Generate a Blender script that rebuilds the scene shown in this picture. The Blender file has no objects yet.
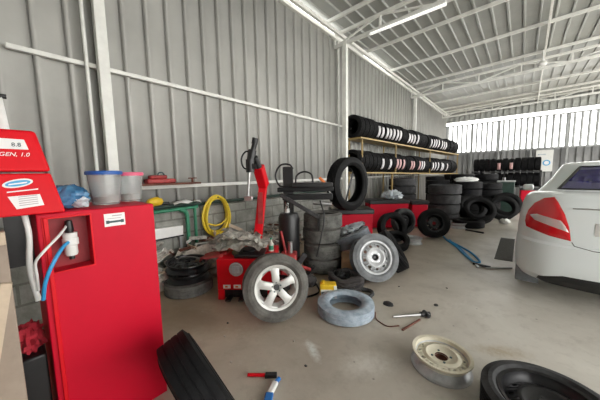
import bpy, math, random
from mathutils import Vector, Matrix
from mathutils.bvhtree import BVHTree
PI = math.pi
sc = bpy.context.scene
COL = sc.collection
random.seed(11)

# ------------------------------------------------------------------ materials
def mat(name, col, rough=.6, metal=0., var=.0, vscale=6., bump=0., bscale=40., spec=.5, col2=None, trans=0., alpha=1., coat=0., detail=6.):
    m = bpy.data.materials.new(name); m.use_nodes = True
    nt = m.node_tree; N = nt.nodes; L = nt.links
    b = N['Principled BSDF']
    b.inputs['Base Color'].default_value = (*col, 1); b.inputs['Roughness'].default_value = rough
    b.inputs['Metallic'].default_value = metal; b.inputs['Specular IOR Level'].default_value = spec
    b.inputs['Transmission Weight'].default_value = trans; b.inputs['Alpha'].default_value = alpha
    b.inputs['Coat Weight'].default_value = coat; b.inputs['Coat Roughness'].default_value = .08
    tc = N.new('ShaderNodeTexCoord')
    if var > 0 or col2:
        n = N.new('ShaderNodeTexNoise'); n.inputs['Scale'].default_value = vscale; n.inputs['Detail'].default_value = detail
        n.inputs['Roughness'].default_value = .65
        L.new(tc.outputs['Object'], n.inputs['Vector'])
        r = N.new('ShaderNodeValToRGB'); r.color_ramp.elements[0].position = .35; r.color_ramp.elements[1].position = .68
        c2 = col2 if col2 else tuple(min(1, c * (1 + var)) for c in col)
        c1 = col if col2 else tuple(c * (1 - var) for c in col)
        r.color_ramp.elements[0].color = (*c1, 1); r.color_ramp.elements[1].color = (*c2, 1)
        L.new(n.outputs['Fac'], r.inputs['Fac']); L.new(r.outputs['Color'], b.inputs['Base Color'])
    if bump > 0:
        n2 = N.new('ShaderNodeTexNoise'); n2.inputs['Scale'].default_value = bscale; n2.inputs['Detail'].default_value = 4
        L.new(tc.outputs['Object'], n2.inputs['Vector'])
        bp = N.new('ShaderNodeBump'); bp.inputs['Strength'].default_value = bump; bp.inputs['Distance'].default_value = .01
        L.new(n2.outputs['Fac'], bp.inputs['Height']); L.new(bp.outputs['Normal'], b.inputs['Normal'])
    return m

def emis(name, col, s):
    m = mat(name, col, .4); b = m.node_tree.nodes['Principled BSDF']
    b.inputs['Emission Color'].default_value = (*col, 1); b.inputs['Emission Strength'].default_value = s
    return m

def tread_mat(name, col, var, lug=70., spec=.4, rough=.65, strength=.9):
    """rubber with radial lugs: bump from the angle about the tyre axis (local Z)"""
    m = mat(name, col, rough, 0, var, 9., spec=spec)
    nt = m.node_tree; N = nt.nodes; L = nt.links; b = N['Principled BSDF']
    tc = N.new('ShaderNodeTexCoord'); sx = N.new('ShaderNodeSeparateXYZ'); L.new(tc.outputs['Object'], sx.inputs[0])
    at = N.new('ShaderNodeMath'); at.operation = 'ARCTAN2'; L.new(sx.outputs['Y'], at.inputs[0]); L.new(sx.outputs['X'], at.inputs[1])
    mu = N.new('ShaderNodeMath'); mu.operation = 'MULTIPLY'; mu.inputs[1].default_value = lug; L.new(at.outputs[0], mu.inputs[0])
    ab = N.new('ShaderNodeMath'); ab.operation = 'ABSOLUTE'; L.new(sx.outputs['Z'], ab.inputs[0])
    zz = N.new('ShaderNodeMath'); zz.operation = 'MULTIPLY'; zz.inputs[1].default_value = 40.; L.new(ab.outputs[0], zz.inputs[0])
    ad = N.new('ShaderNodeMath'); ad.operation = 'ADD'; L.new(mu.outputs[0], ad.inputs[0]); L.new(zz.outputs[0], ad.inputs[1])
    sn = N.new('ShaderNodeMath'); sn.operation = 'SINE'; L.new(ad.outputs[0], sn.inputs[0])
    rp = N.new('ShaderNodeMath'); rp.operation = 'GREATER_THAN'; rp.inputs[1].default_value = -.35; L.new(sn.outputs[0], rp.inputs[0])
    bp = N.new('ShaderNodeBump'); bp.inputs['Strength'].default_value = strength; bp.inputs['Distance'].default_value = .008
    L.new(rp.outputs[0], bp.inputs['Height']); L.new(bp.outputs['Normal'], b.inputs['Normal'])
    return m

M = {}
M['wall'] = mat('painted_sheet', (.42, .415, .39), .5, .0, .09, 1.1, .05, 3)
M['wallb'] = mat('dark_grey_sheet', (.25, .25, .25), .6, .0, .1, 2)  # one darker grey over the whole back wall
M['roof'] = mat('roof_sheet', (.36, .37, .35), .5, .0, .08, 1.5)
M['steelw'] = mat('white_steel', (.76, .76, .72), .45, 0, .08, 5)
M['steelg'] = mat('grey_steel', (.33, .34, .34), .5, 0, .12, 5)
M['red'] = mat('red_enamel', (.56, .002, .022), .5, 0, .05, 3, spec=.22)
M['redb'] = mat('bright_red_enamel', (.66, .004, .012), .45, 0, .06, 5, spec=.25)
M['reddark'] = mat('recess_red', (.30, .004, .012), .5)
M['darkred'] = mat('worn_dark_red', (.36, .03, .03), .55, 0, .3, 12)
M['black'] = mat('black_plastic', (.012, .012, .013), .4, 0, .25, 10)
M['blackmet'] = mat('black_steel', (.014, .014, .016), .28, .3, .25, 14, spec=.6)
M['rubber'] = mat('black_rubber', (.009, .009, .0095), .65, 0, .3, 9, .15, 60, spec=.16)
M['rubworn'] = mat('worn_rubber', (.125, .12, .11), .8, 0, .35, 8, .3, 50, spec=.25)
M['rubdust'] = mat('dusty_rubber', (.05, .05, .052), .75, 0, .4, 9, .2, 50, spec=.3)
M['rubgrey'] = mat('grey_rubber', (.20, .21, .22), .8, 0, .25, 9, .3, 50, spec=.25)
M['tread'] = tread_mat('black_tread', (.009, .009, .010), .3, spec=.15)
M['treadworn'] = tread_mat('worn_tread', (.14, .14, .13), .4, 48, strength=.7, rough=.8, spec=.2)
M['treaddust'] = tread_mat('dusty_tread', (.05, .05, .052), .4, 60)
M['treadgrey'] = tread_mat('grey_tread', (.17, .19, .215), .3, 60, strength=.5)
M['alloy'] = mat('silver_alloy', (.58, .58, .555), .35, .2, .06, 14)
M['silver'] = mat('silver_paint', (.46, .47, .48), .4, .3, .15, 20)
M['cream'] = mat('cream_enamel', (.70, .66, .54), .45, 0, .0, 9, col2=(.58, .53, .40))
M['bluegrey'] = mat('chalky_rubber', (.27, .34, .42), .75, 0, .0, 16, .2, 50, col2=(.50, .57, .64))
M['chrome'] = mat('bare_metal', (.5, .5, .5), .3, .9, .15, 20)
M['tin'] = mat('dull_tin', (.42, .40, .36), .5, .3, .5, 16, .4, 22)
M['white'] = mat('white_plastic', (.74, .74, .72), .4, 0, .05, 10)
M['paper'] = mat('paper_label', (.82, .8, .8), .6)
M['ink'] = mat('dark_ink', (.04, .08, .09), .6)
M['greyink'] = mat('grey_ink', (.45, .38, .40), .6)
M['inkblue'] = mat('blue_ink', (.08, .38, .66), .5)
M['yellow'] = mat('yellow_plastic', (.78, .50, .02), .45, 0, .12, 15)
M['hosey'] = mat('yellow_hose', (.80, .58, .03), .45, 0, .08, 20)
M['blue'] = mat('blue_plastic', (.02, .16, .50), .4, 0, .1, 14)
M['bluehose'] = mat('blue_hose', (.03, .30, .62), .4, 0, .1, 14)
M['lidblue'] = mat('blue_lid', (.02, .10, .38), .35)
M['lidpink'] = mat('pink_lid', (.75, .12, .22), .35)
M['clear'] = mat('cloudy_clear_plastic', (.86, .88, .88), .18, 0, .03, 5, trans=.8, spec=.5)
M['dust'] = mat('pale_contents', (.55, .50, .44), .8, 0, .3, 20)
M['bagblue'] = mat('blue_bag', (.03, .13, .30), .25, 0, .0, 12, .5, 18, spec=.8, col2=(.10, .32, .55), trans=.1)
M['bagclear'] = mat('clear_bag', (.80, .84, .87), .25, 0, .0, 15, .6, 25, spec=.7, col2=(.48, .56, .64), trans=.2)
M['bagwhite'] = mat('white_bag', (.72, .72, .70), .5, 0, .1, 9, .5, 20)
M['green'] = mat('green_paint', (.03, .22, .12), .45, 0, .2, 12)
M['darkgreen'] = mat('dark_green_paint', (.02, .045, .035), .5, 0, .3, 8)
M['wood'] = mat('pale_timber', (.55, .44, .33), .65, 0, .2, 5)
M['beige'] = mat('beige_board', (.36, .29, .23), .6, 0, .0, 3, .2, 20, col2=(.26, .20, .16))
M['shelfy'] = mat('yellow_shelf_paint', (.36, .25, .09), .5, 0, .2, 6)
M['card'] = mat('cardboard', (.45, .29, .16), .8, 0, .15, 10)
M['orange'] = mat('orange_plastic', (.80, .20, .04), .45)
M['stick'] = mat('white_sticker', (.70, .68, .70), .6, 0, .15, 40)
M['stickp'] = mat('pink_sticker', (.62, .38, .38), .6, 0, .2, 40)
M['cloth'] = mat('dark_rag', (.05, .045, .045), .9, 0, .3, 15, .6, 30)
M['ragred'] = mat('red_rag', (.40, .015, .03), .8, 0, .3, 15, .5, 30)
M['rust'] = mat('rusty_brown', (.16, .06, .04), .8, 0, .3, 14)
M['carpaint'] = mat('white_car_paint', (.79, .835, .84), .28, 0, spec=.5, coat=.6)
M['taillight'] = mat('red_lens', (.62, .004, .01), .15, 0, spec=.6, coat=.8)
M['lens'] = mat('clear_lens', (.66, .55, .54), .15, .2, spec=.8, coat=.8)
M['glass'] = mat('tinted_glass', (.22, .20, .42), .03, 0, spec=.7, trans=.9)
M['trim'] = mat('black_trim', (.015, .015, .015), .45)
M['seat'] = mat('violet_seat_cloth', (.10, .07, .42), .8, 0, .2, 8)
M['gap'] = mat('panel_gap', (.09, .095, .09), .8)

def block_mat():
    m = mat('block_wall', (.22, .22, .2), .9, 0, .0, 5, .5, 25, col2=(.38, .38, .35))
    nt = m.node_tree; N = nt.nodes; L = nt.links; b = N['Principled BSDF']
    tc = N.new('ShaderNodeTexCoord'); s = N.new('ShaderNodeSeparateXYZ'); L.new(tc.outputs['Object'], s.inputs[0])
    c = N.new('ShaderNodeCombineXYZ'); L.new(s.outputs['Y'], c.inputs['X']); L.new(s.outputs['Z'], c.inputs['Y'])
    br = N.new('ShaderNodeTexBrick'); br.inputs['Scale'].default_value = 1.; br.inputs['Brick Width'].default_value = .4
    br.inputs['Row Height'].default_value = .2; br.inputs['Mortar Size'].default_value = .012; L.new(c.outputs[0], br.inputs['Vector'])
    br.inputs['Color1'].default_value = (1, 1, 1, 1); br.inputs['Color2'].default_value = (.85, .86, .84, 1); br.inputs['Mortar'].default_value = (.6, .6, .58, 1)
    src = b.inputs['Base Color'].links[0].from_socket
    mx = N.new('ShaderNodeMixRGB'); mx.blend_type = 'MULTIPLY'; mx.inputs[0].default_value = 1
    L.new(src, mx.inputs[1]); L.new(br.outputs['Color'], mx.inputs[2]); L.new(mx.outputs[0], b.inputs['Base Color'])
    return m
M['block'] = block_mat()
M['slat'] = mat('translucent_slat', (.36, .37, .37), .5, 0, .05, 5, trans=.0)
_nt = M['slat'].node_tree; _tr = _nt.nodes.new('ShaderNodeBsdfTranslucent'); _tr.inputs[0].default_value = (.42, .44, .45, 1)
_mx = _nt.nodes.new('ShaderNodeMixShader'); _mx.inputs[0].default_value = .22
_nt.links.new(_nt.nodes['Principled BSDF'].outputs[0], _mx.inputs[1]); _nt.links.new(_tr.outputs[0], _mx.inputs[2]); _nt.links.new(_mx.outputs[0], _nt.nodes['Material Output'].inputs[0])

def floor_mat():
    m = bpy.data.materials.new('screed_floor'); m.use_nodes = True
    nt = m.node_tree; N = nt.nodes; L = nt.links; b = N['Principled BSDF']
    tc = N.new('ShaderNodeTexCoord')
    def noise(s, d=8, r=.6, dist=0):
        n = N.new('ShaderNodeTexNoise'); n.inputs['Scale'].default_value = s; n.inputs['Detail'].default_value = d
        n.inputs['Roughness'].default_value = r; n.inputs['Distortion'].default_value = dist
        L.new(tc.outputs['Object'], n.inputs['Vector']); return n.outputs['Fac']
    def ramp(f, a, ca, c, cc):
        r = N.new('ShaderNodeValToRGB'); r.color_ramp.elements[0].position = a; r.color_ramp.elements[0].color = (*ca, 1)
        r.color_ramp.elements[1].position = c; r.color_ramp.elements[1].color = (*cc, 1); L.new(f, r.inputs['Fac']); return r.outputs['Color']
    def mix(fac, a, c, mode='MIX'):
        x = N.new('ShaderNodeMixRGB'); x.blend_type = mode
        if isinstance(fac, float): x.inputs[0].default_value = fac
        else: L.new(fac, x.inputs[0])
        for s, v in ((1, a), (2, c)):
            if isinstance(v, tuple): x.inputs[s].default_value = (*v, 1)
            else: L.new(v, x.inputs[s])
        return x.outputs[0]
    base = ramp(noise(1.1, 9, .62, .4), .36, (.37, .315, .25), .64, (.60, .555, .48))
    # darker brown area around the machines, lighter grey towards the aisle
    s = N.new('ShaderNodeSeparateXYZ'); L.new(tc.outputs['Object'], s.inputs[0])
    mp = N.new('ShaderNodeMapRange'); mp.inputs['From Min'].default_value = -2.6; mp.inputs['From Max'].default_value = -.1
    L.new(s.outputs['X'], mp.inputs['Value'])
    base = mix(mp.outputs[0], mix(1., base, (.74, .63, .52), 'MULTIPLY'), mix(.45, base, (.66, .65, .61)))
    base = mix(ramp(noise(7, 8, .7), .52, (0, 0, 0), .74, (.38, .38, .38)), base, (.24, .20, .16))
    base = mix(ramp(noise(3.2, 10, .75, 1.2), .6, (0, 0, 0), .72, (.30, .30, .30)), base, (.80, .78, .73))
    vo = N.new('ShaderNodeTexVoronoi'); vo.inputs['Scale'].default_value = 5; L.new(tc.outputs['Object'], vo.inputs['Vector'])
    base = mix(ramp(vo.outputs['Distance'], .02, (.7, .7, .7), .055, (0, 0, 0)), base, (.07, .06, .05))
    # pale chalk patch in the middle of the open floor
    for cx, cy, rx, ry, ang, c, k in ((-1.16, 1.46, .21, .06, -.566, (.80, .84, .82), .8), (-1.21, 1.50, .12, .05, .3, (.8, .8, .76), .45),
                                   (-.76, 1.60, .32, .2, .9, (.80, .78, .73), .5), (-.05, 2.36, .30, .12, .5, (.36, .28, .17), .7), (-1.9, 1.25, .5, .25, .6, (.33, .24, .16), .45)):
        mpn = N.new('ShaderNodeMapping'); mpn.vector_type = 'TEXTURE'
        mpn.inputs['Location'].default_value = (cx, cy, 0); mpn.inputs['Rotation'].default_value = (0, 0, ang); mpn.inputs['Scale'].default_value = (rx, ry, 1)
        L.new(tc.outputs['Object'], mpn.inputs['Vector'])
        g = N.new('ShaderNodeTexGradient'); g.gradient_type = 'SPHERICAL'; L.new(mpn.outputs[0], g.inputs[0])
        mm = N.new('ShaderNodeMath'); mm.operation = 'MULTIPLY'; L.new(g.outputs['Fac'], mm.inputs[0]); L.new(noise(26, 4, .7), mm.inputs[1])
        base = mix(ramp(mm.outputs[0], .12, (0, 0, 0), .45, (k, k, k)), base, c)
    L.new(base, b.inputs['Base Color'])
    rr = ramp(noise(2.5, 6), .3, (.28,) * 3, .7, (.58,) * 3); L.new(rr, b.inputs['Roughness'])
    bp = N.new('ShaderNodeBump'); bp.inputs['Strength'].default_value = .12; bp.inputs['Distance'].default_value = .02
    L.new(noise(14, 8, .7), bp.inputs['Height']); L.new(bp.outputs['Normal'], b.inputs['Normal'])
    return m
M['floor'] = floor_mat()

# ------------------------------------------------------------------ mesh helpers
def catmull(pts, n=8, closed=False):
    P = [Vector(p) for p in pts]; out = []; m = len(P)
    rng = range(m) if closed else range(m - 1)
    for i in rng:
        a = P[(i - 1) % m] if closed or i > 0 else P[0] * 2 - P[1]
        b, c = P[i], P[(i + 1) % m]
        d = P[(i + 2) % m] if closed or i + 2 < m else P[-1] * 2 - P[-2]
        for k in range(n):
            t = k / n
            out.append(.5 * ((2 * b) + (c - a) * t + (2 * a - 5 * b + 4 * c - d) * t * t + (3 * b - a - 3 * c + d) * t ** 3))
    if not closed: out.append(P[-1])
    return out

class MB:
    def __init__(s): s.v = []; s.f = []; s.m = []
    def add(s, vs, fs, mi=0, T=None):
        o = len(s.v)
        s.v += [tuple(T @ Vector(p)) if T is not None else tuple(p) for p in vs]
        s.f += [tuple(i + o for i in f) for f in fs]; s.m += [mi] * len(fs); return s
    def box(s, a, b, T=None, mi=0):
        (x0, y0, z0), (x1, y1, z1) = a, b
        return s.add([(x0, y0, z0), (x1, y0, z0), (x1, y1, z0), (x0, y1, z0), (x0, y0, z1), (x1, y0, z1), (x1, y1, z1), (x0, y1, z1)],
                     [(0, 3, 2, 1), (4, 5, 6, 7), (0, 1, 5, 4), (1, 2, 6, 5), (2, 3, 7, 6), (3, 0, 4, 7)], mi, T)
    def bar(s, p, q, w, h=None, roll=0, mi=0):
        p, q = Vector(p), Vector(q); h = h or w; d = q - p; L = d.length
        z = d.normalized(); up = Vector((0, 0, 1)) if abs(z.z) < .95 else Vector((1, 0, 0))
        x = up.cross(z).normalized(); y = z.cross(x)
        R = Matrix((x, y, z)).transposed().to_4x4()
        return s.box((-w / 2, -h / 2, 0), (w / 2, h / 2, L), Matrix.Translation(p) @ R @ Matrix.Rotation(roll, 4, 'Z'), mi)
    def lathe(s, prof, n=32, T=None, mi=0, mis=None, closed=False, cap=False):
        k = len(prof); vs = []; fs = []
        for i in range(n):
            a = 2 * PI * i / n
            vs += [(r * math.cos(a), r * math.sin(a), z) for r, z in prof]
        o = len(s.v); 
        s.v += [tuple(T @ Vector(p)) if T is not None else p for p in vs]
        for i in range(n):
            j = (i + 1) % n
            for q in range(k if closed else k - 1):
                q2 = (q + 1) % k
                s.f.append((o + i * k + q, o + j * k + q, o + j * k + q2, o + i * k + q2)); s.m.append(mis[q] if mis else mi)
        if cap:
            s.f.append(tuple(o + i * k for i in range(n))[::-1]); s.m.append(mi)
            s.f.append(tuple(o + i * k + k - 1 for i in range(n))); s.m.append(mi)
        return s
    def cyl(s, p, q, r, r2=None, n=16, mi=0):
        p, q = Vector(p), Vector(q); d = q - p; R = d.to_track_quat('Z', 'Y').to_matrix().to_4x4()
        return s.lathe([(r, 0), (r if r2 is None else r2, d.length)], n, Matrix.Translation(p) @ R, mi, cap=True)
    def tube(s, pts, r, n=8, sm=6, closed=False, mi=0):
        P = catmull(pts, sm, closed) if sm > 1 else [Vector(p) for p in pts]; m = len(P); vs = []
        t0 = (P[1] - P[0]).normalized(); u = t0.orthogonal().normalized()
        for i in range(m):
            a = P[(i - 1) % m] if closed or i else P[0]; b = P[(i + 1) % m] if closed or i < m - 1 else P[-1]
            t = (b - a).normalized(); u = (u - t * u.dot(t)); u = u.normalized() if u.length > 1e-6 else t.orthogonal().normalized(); w = t.cross(u)
            rr = r[i * len(r) // m] if isinstance(r, (list, tuple)) else r
            vs += [P[i] + (u * math.cos(2 * PI * k / n) + w * math.sin(2 * PI * k / n)) * rr for k in range(n)]
        fs = []
        for i in range(m if closed else m - 1):
            j = (i + 1) % m
            for k in range(n): fs.append((i * n + k, i * n + (k + 1) % n, j * n + (k + 1) % n, j * n + k))
        if not closed: fs += [tuple(range(n))[::-1], tuple((m - 1) * n + k for k in range(n))]
        return s.add(vs, fs, mi)
    def prism(s, poly, z0, z1, T=None, mi=0):
        n = len(poly)
        return s.add([(x, y, z0) for x, y in poly] + [(x, y, z1) for x, y in poly],
                     [tuple(range(n))[::-1], tuple(range(n, 2 * n))] + [(i, (i + 1) % n, n + (i + 1) % n, n + i) for i in range(n)], mi, T)
    def blob(s, c, r, seed=0, amp=.2, nu=20, nv=12, flat=None, freq=1., mi=0):
        rnd = random.Random(seed); ph = [(rnd.uniform(0, 6), rnd.uniform(0, 6), rnd.uniform(1.5, 4.5) * freq, rnd.uniform(1.5, 4.5) * freq) for _ in range(7)]
        vs = []; fs = []
        for j in range(nv + 1):
            th = PI * j / nv
            for i in range(nu):
                a = 2 * PI * i / nu; d = Vector((math.sin(th) * math.cos(a), math.sin(th) * math.sin(a), math.cos(th)))
                k = 1 + amp * sum(math.sin(p + d.x * f * 2 + d.z * g) * math.cos(q + d.y * g * 2 - d.z * f) for p, q, f, g in ph) / 3
                p = Vector((d.x * r[0], d.y * r[1], d.z * r[2])) * k + Vector(c)
                if flat is not None and p.z < flat: p.z = flat + (.001 if j < nv else 0)
                vs.append(p)
        for j in range(nv):
            for i in range(nu): fs.append((j * nu + i, (j + 1) * nu + i, (j + 1) * nu + (i + 1) % nu, j * nu + (i + 1) % nu))
        return s.add(vs, fs, mi)
    def build(s, name, m, parent=None, ang=38, bevel=0, seg=2, solid=0, T=None, sub=0):
        me = bpy.data.meshes.new(name); me.from_pydata(s.v, [], s.f)
        for x in (m if isinstance(m, (list, tuple)) else [m]): me.materials.append(M[x] if isinstance(x, str) else x)
        for p, k in zip(me.polygons, s.m): p.material_index = k; p.use_smooth = True
        me.update(); me.set_sharp_from_angle(angle=math.radians(ang))
        o = bpy.data.objects.new(name, me); COL.objects.link(o)
        if parent: o.parent = parent
        if T is not None: o.matrix_basis = T
        if solid:
            md = o.modifiers.new('solid', 'SOLIDIFY'); md.thickness = solid; md.offset = 0
        if bevel:
            md = o.modifiers.new('bevel', 'BEVEL'); md.width = bevel; md.segments = seg; md.limit_method = 'ANGLE'; md.angle_limit = .6
        if sub:
            md = o.modifiers.new('sub', 'SUBSURF'); md.levels = sub; md.render_levels = sub
        return o

def tag(o, label=None, cat=None, group=None, kind=None):
    if label: o['label'] = label
    if cat: o['category'] = cat
    if group: o['group'] = group
    if kind: o['kind'] = kind
    return o
def thing(name, label, cat, loc=(0, 0, 0), rz=0, group=None):
    o = bpy.data.objects.new(name, None); COL.objects.link(o); o.location = loc; o.rotation_euler = (0, 0, rz); o.empty_display_size = .1
    return tag(o, label, cat, group)
def struct(o): o['kind'] = 'structure'; return o
def children(o): return [c for c in bpy.data.objects if c.parent == o]
def dup(o, parent=None):
    c = o.copy(); COL.objects.link(c); c.parent = parent
    for ch in [k for k in bpy.data.objects if k.parent == o]: dup(ch, c)
    return c
def axis_matrix(c, az, el, spin=0):
    """local Z points to azimuth az (deg), elevation el (deg); centre at c"""
    a, e = math.radians(az), math.radians(el)
    z = Vector((math.cos(a) * math.cos(e), math.sin(a) * math.cos(e), math.sin(e)))
    up = Vector((0, 0, 1)) if abs(z.z) < .99 else Vector((0, 1, 0))
    x = up.cross(z).normalized(); y = z.cross(x)
    return Matrix.Translation(Vector(c)) @ Matrix((x, y, z)).transposed().to_4x4() @ Matrix.Rotation(math.radians(spin), 4, 'Z')
def place(o, c, az=0, el=90, spin=0): o.matrix_world = axis_matrix(c, az, el, spin); return o
def rest(o, x, y, R, w, az, el, spin=0, base=0.):
    """stand a wheel of outer radius R and width w on its lowest edge"""
    e = math.radians(abs(el)); z = R * math.cos(e) + w / 2 * math.sin(e) * .93 + base
    return place(o, (x, y, z + .001), az, el, spin)

# ------------------------------------------------------------------ tyre and wheel kit (axis = local Z)
def tire_mb(R, r, w, n=56, grooves=4, worn=False):
    h = w / 2; sh = R - .012; prof = []; mi = []
    tw = h * .80
    prof += [(r, -h * .62), (r + .012, -h * .80), (r + (R - r) * .38, -h), (r + (R - r) * .62, -h * .985), (R - .035, -h * .93), (R - .010, -h * .84)]
    mi += [0, 0, 0, 0, 0, 0]
    if grooves:
        step = 2 * tw / (grooves + 1); g = .007 if not worn else .0045
        z = -tw; prof.append((R, z)); mi.append(1)
        for k in range(grooves):
            zc = -tw + step * (k + 1)
            prof += [(R, zc - .005), (R - g, zc - .004), (R - g, zc + .004), (R, zc + .005)]; mi += [1, 1, 1, 1]
        prof.append((R, tw)); mi.append(0)
    else:
        prof += [(R, -tw), (R, tw)]; mi += [1, 0]
    prof += [(R - .010, h * .84), (R - .035, h * .93), (r + (R - r) * .62, h * .985), (r + (R - r) * .38, h), (r + .012, h * .80), (r, h * .62)]
    mi += [0, 0, 0, 0, 0, 0]
    prof += [(r + .014, h * .60), (R - .030, h * .78), (R - .016, h * .60), (R - .016, -h * .60), (R - .030, -h * .78), (r + .014, -h * .60)]
    mi += [0] * 6
    mi = mi[:len(prof) - 1] + [0]
    return MB().lathe(prof, n, mis=mi, closed=True)

def barrel_mb(r, w, n=48):
    h = w / 2 * .86
    return MB().lathe([(r + .012, h), (r + .014, h - .006), (r + .002, h - .012), (r - .004, h - .03), (r - .022, h - .055), (r - .032, 0), (r - .02, -h + .04), (r - .004, -h + .012),
                       (r + .012, -h + .004), (r + .012, -h), (r - .01, -h + .002), (r - .03, -h + .04), (r - .042, 0), (r - .032, h - .055), (r - .014, h - .028), (r - .008, h - .004)], n, closed=True)

def ring_holes(mb, r0, r1, n, hr, zf, m=20):
    """an annulus r0..r1 pierced by n round holes of radius hr; zf(r) gives the height"""
    rc = (r0 + r1) / 2; da = 2 * PI / n
    for s_ in range(n):
        ac = (s_ + .5) * da; vs = []; fs = []
        outer = []; q = m // 4
        for k in range(q): outer.append((r0 + (r1 - r0) * k / q, -da / 2))
        for k in range(q): outer.append((r1, -da / 2 + da * k / q))
        for k in range(q): outer.append((r1 - (r1 - r0) * k / q, da / 2))
        for k in range(q): outer.append((r0, da / 2 - da * k / q))
        for rr, aa in outer: vs.append((rr * math.cos(ac + aa), rr * math.sin(ac + aa), zf(rr)))
        for k in range(m):
            rr, aa = outer[k]; th = math.atan2(aa * rc, rr - rc)
            x = rc + hr * math.cos(th); y = hr * math.sin(th); rad = math.hypot(x, y)
            vs.append((x * math.cos(ac) - y * math.sin(ac), x * math.sin(ac) + y * math.cos(ac), zf(rad)))
        for k in range(m): fs.append((k, (k + 1) % m, m + (k + 1) % m, m + k))
        mb.add(vs, fs)

def steel_wheel_parts(root, r, w, m, nh=10, hr=.014, face=.0, hubm='ink', bolts=4, boltm='chrome'):
    rm = barrel_mb(r, w).build('rim', m, root)
    d = MB(); zf = lambda q: face + .02 + (.03 if q < r * .60 else .03 - (q - r * .60) / (r * .35) * .05)
    a, b = r * .62, r * .86
    ring_holes(d, a, b, nh, hr, zf)
    d.lathe([(b, zf(b)), (r - .018, zf(b) - .03)], nh * 5)
    d.lathe([(r * .19, face + .022), (r * .22, face + .03), (r * .40, face + .026), (r * .52, face + .046), (a, zf(a))], nh * 5)
    d.build('wheel_disc', m, root, solid=.004, ang=50)
    MB().lathe([(r * .185, face - .02), (r * .185, face + .03), (r * .15, face + .034), (r * .10, face + .012), (.001, face + .01)], 20).build('hub_bore', hubm, root)
    for k in range(bolts):
        a_ = 2 * PI * (k + .3) / bolts; x, y = r * .31 * math.cos(a_), r * .31 * math.sin(a_)
        MB().cyl((x, y, face + .024), (x, y, face + .033), .010, n=8).build('bolt_hole', boltm, root)

def tire(name, label, cat, R, r, w, mats=('rubber', 'tread'), grooves=4, n=56, worn=False, group=None):
    return tag(tire_mb(R, r, w, n, grooves, worn).build(name, list(mats), ang=30), label, cat, group)

# ------------------------------------------------------------------ the setting
RZ = lambda x: 4.74 + .025 * (x + 3.6)
# floor
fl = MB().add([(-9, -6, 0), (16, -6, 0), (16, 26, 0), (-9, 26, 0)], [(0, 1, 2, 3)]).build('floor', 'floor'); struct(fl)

def corrugated(u0, u1, pitch, rib, depth):
    """profile points (u, d): flats with raised trapezoid ribs"""
    out = []; u = u0
    while u < u1:
        out += [(u, 0), (u + pitch - rib - .016, 0), (u + pitch - rib - .014, -.022), (u + pitch - rib - .001, -.022), (u + pitch - rib, depth), (u + pitch - rib * .35, depth)]
        u += pitch
    out.append((u1, 0)); return [p for p in out if p[0] <= u1]

w = MB(); pr = corrugated(-1.9, 17.6, .25, .05, .034); n = len(pr)
w.add([(-3.6 + d, u, 0) for u, d in pr] + [(-3.6 + d, u, 4.62) for u, d in pr], [(i, i + 1, n + i + 1, n + i) for i in range(n - 1)])
struct(w.build('wall_left', 'wall', solid=.004, ang=25))
struct(MB().box((-3.56, -1.9, 0), (-3.45, 5.7, .93)).build('wall_left_block', 'block', bevel=.01))
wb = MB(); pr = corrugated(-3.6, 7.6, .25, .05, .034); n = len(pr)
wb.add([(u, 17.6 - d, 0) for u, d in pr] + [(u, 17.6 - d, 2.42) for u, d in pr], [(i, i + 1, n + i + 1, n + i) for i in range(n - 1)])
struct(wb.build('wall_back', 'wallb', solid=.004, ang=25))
# slatted daylight strip above the back wall: upright slats with open gaps
sl = MB(); x = -3.5
while x < 7.5:
    sl.add([(x, 17.56, 2.42), (x + .045, 17.52, 2.42), (x + .10, 17.56, 2.42), (x, 17.56, 3.98), (x + .045, 17.52, 3.98), (x + .10, 17.56, 3.98)],
           [(0, 1, 4, 3), (1, 2, 5, 4), (2, 0, 3, 5)]); x += .235
wi = thing('window_1', 'long band of upright pale slats letting daylight through above the back wall', 'window', (0, 0, 0)); struct(wi)
sl.build('slats', 'slat', wi, ang=25)
fr = MB(); fr.box((-3.6, 17.48, 2.38), (7.6, 17.56, 2.45)); fr.box((-3.6, 17.48, 3.95), (7.6, 17.56, 4.01))
for x in (-3.5, -2.22, -1.02, .28, 1.55, 2.85, 4.1, 5.4, 6.7): fr.box((x - .035, 17.44, 0), (x + .035, 17.5, 4.0))
fr.build('window_frame', 'steelg', wi)
# roof sheets with ribs running along the building
rf = MB(); pr = corrugated(-3.63, 7.4, .27, .045, .03); n = len(pr); yy = (-2.5, 5, 11, 17.9)
for j, y in enumerate(yy): rf.v += [(u, y, RZ(u) + .03 - d) for u, d in pr]
for j in range(len(yy) - 1): rf.f += [(j * n + i, j * n + i + 1, (j + 1) * n + i + 1, (j + 1) * n + i) for i in range(n - 1)]
rf.m = [0] * len(rf.f)
struct(rf.build('ceiling', 'roof', solid=.004, ang=25))
# unseen walls behind the camera and at right, added to cut ambient light
struct(MB().box((-3.6, -2.0, 0), (3.2, -1.92, 4.7)).build('added_wall_front', 'wall'))
struct(MB().box((3.1, -1.92, 0), (3.2, -.6, 4.8)).build('added_wall_right', 'wall'))
# pale sheet closing most of the gap between the slats and the roof
hs = MB(); pr = corrugated(-3.6, 7.4, .25, .05, .03); n = len(pr)
hs.add([(u, 17.62 - d, 4.20) for u, d in pr] + [(u, 17.62 - d, RZ(u) + .02) for u, d in pr], [(i, i + 1, n + i + 1, n + i) for i in range(n - 1)])
struct(hs.build('wall_back_header', 'roof', solid=.004, ang=25))
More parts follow.
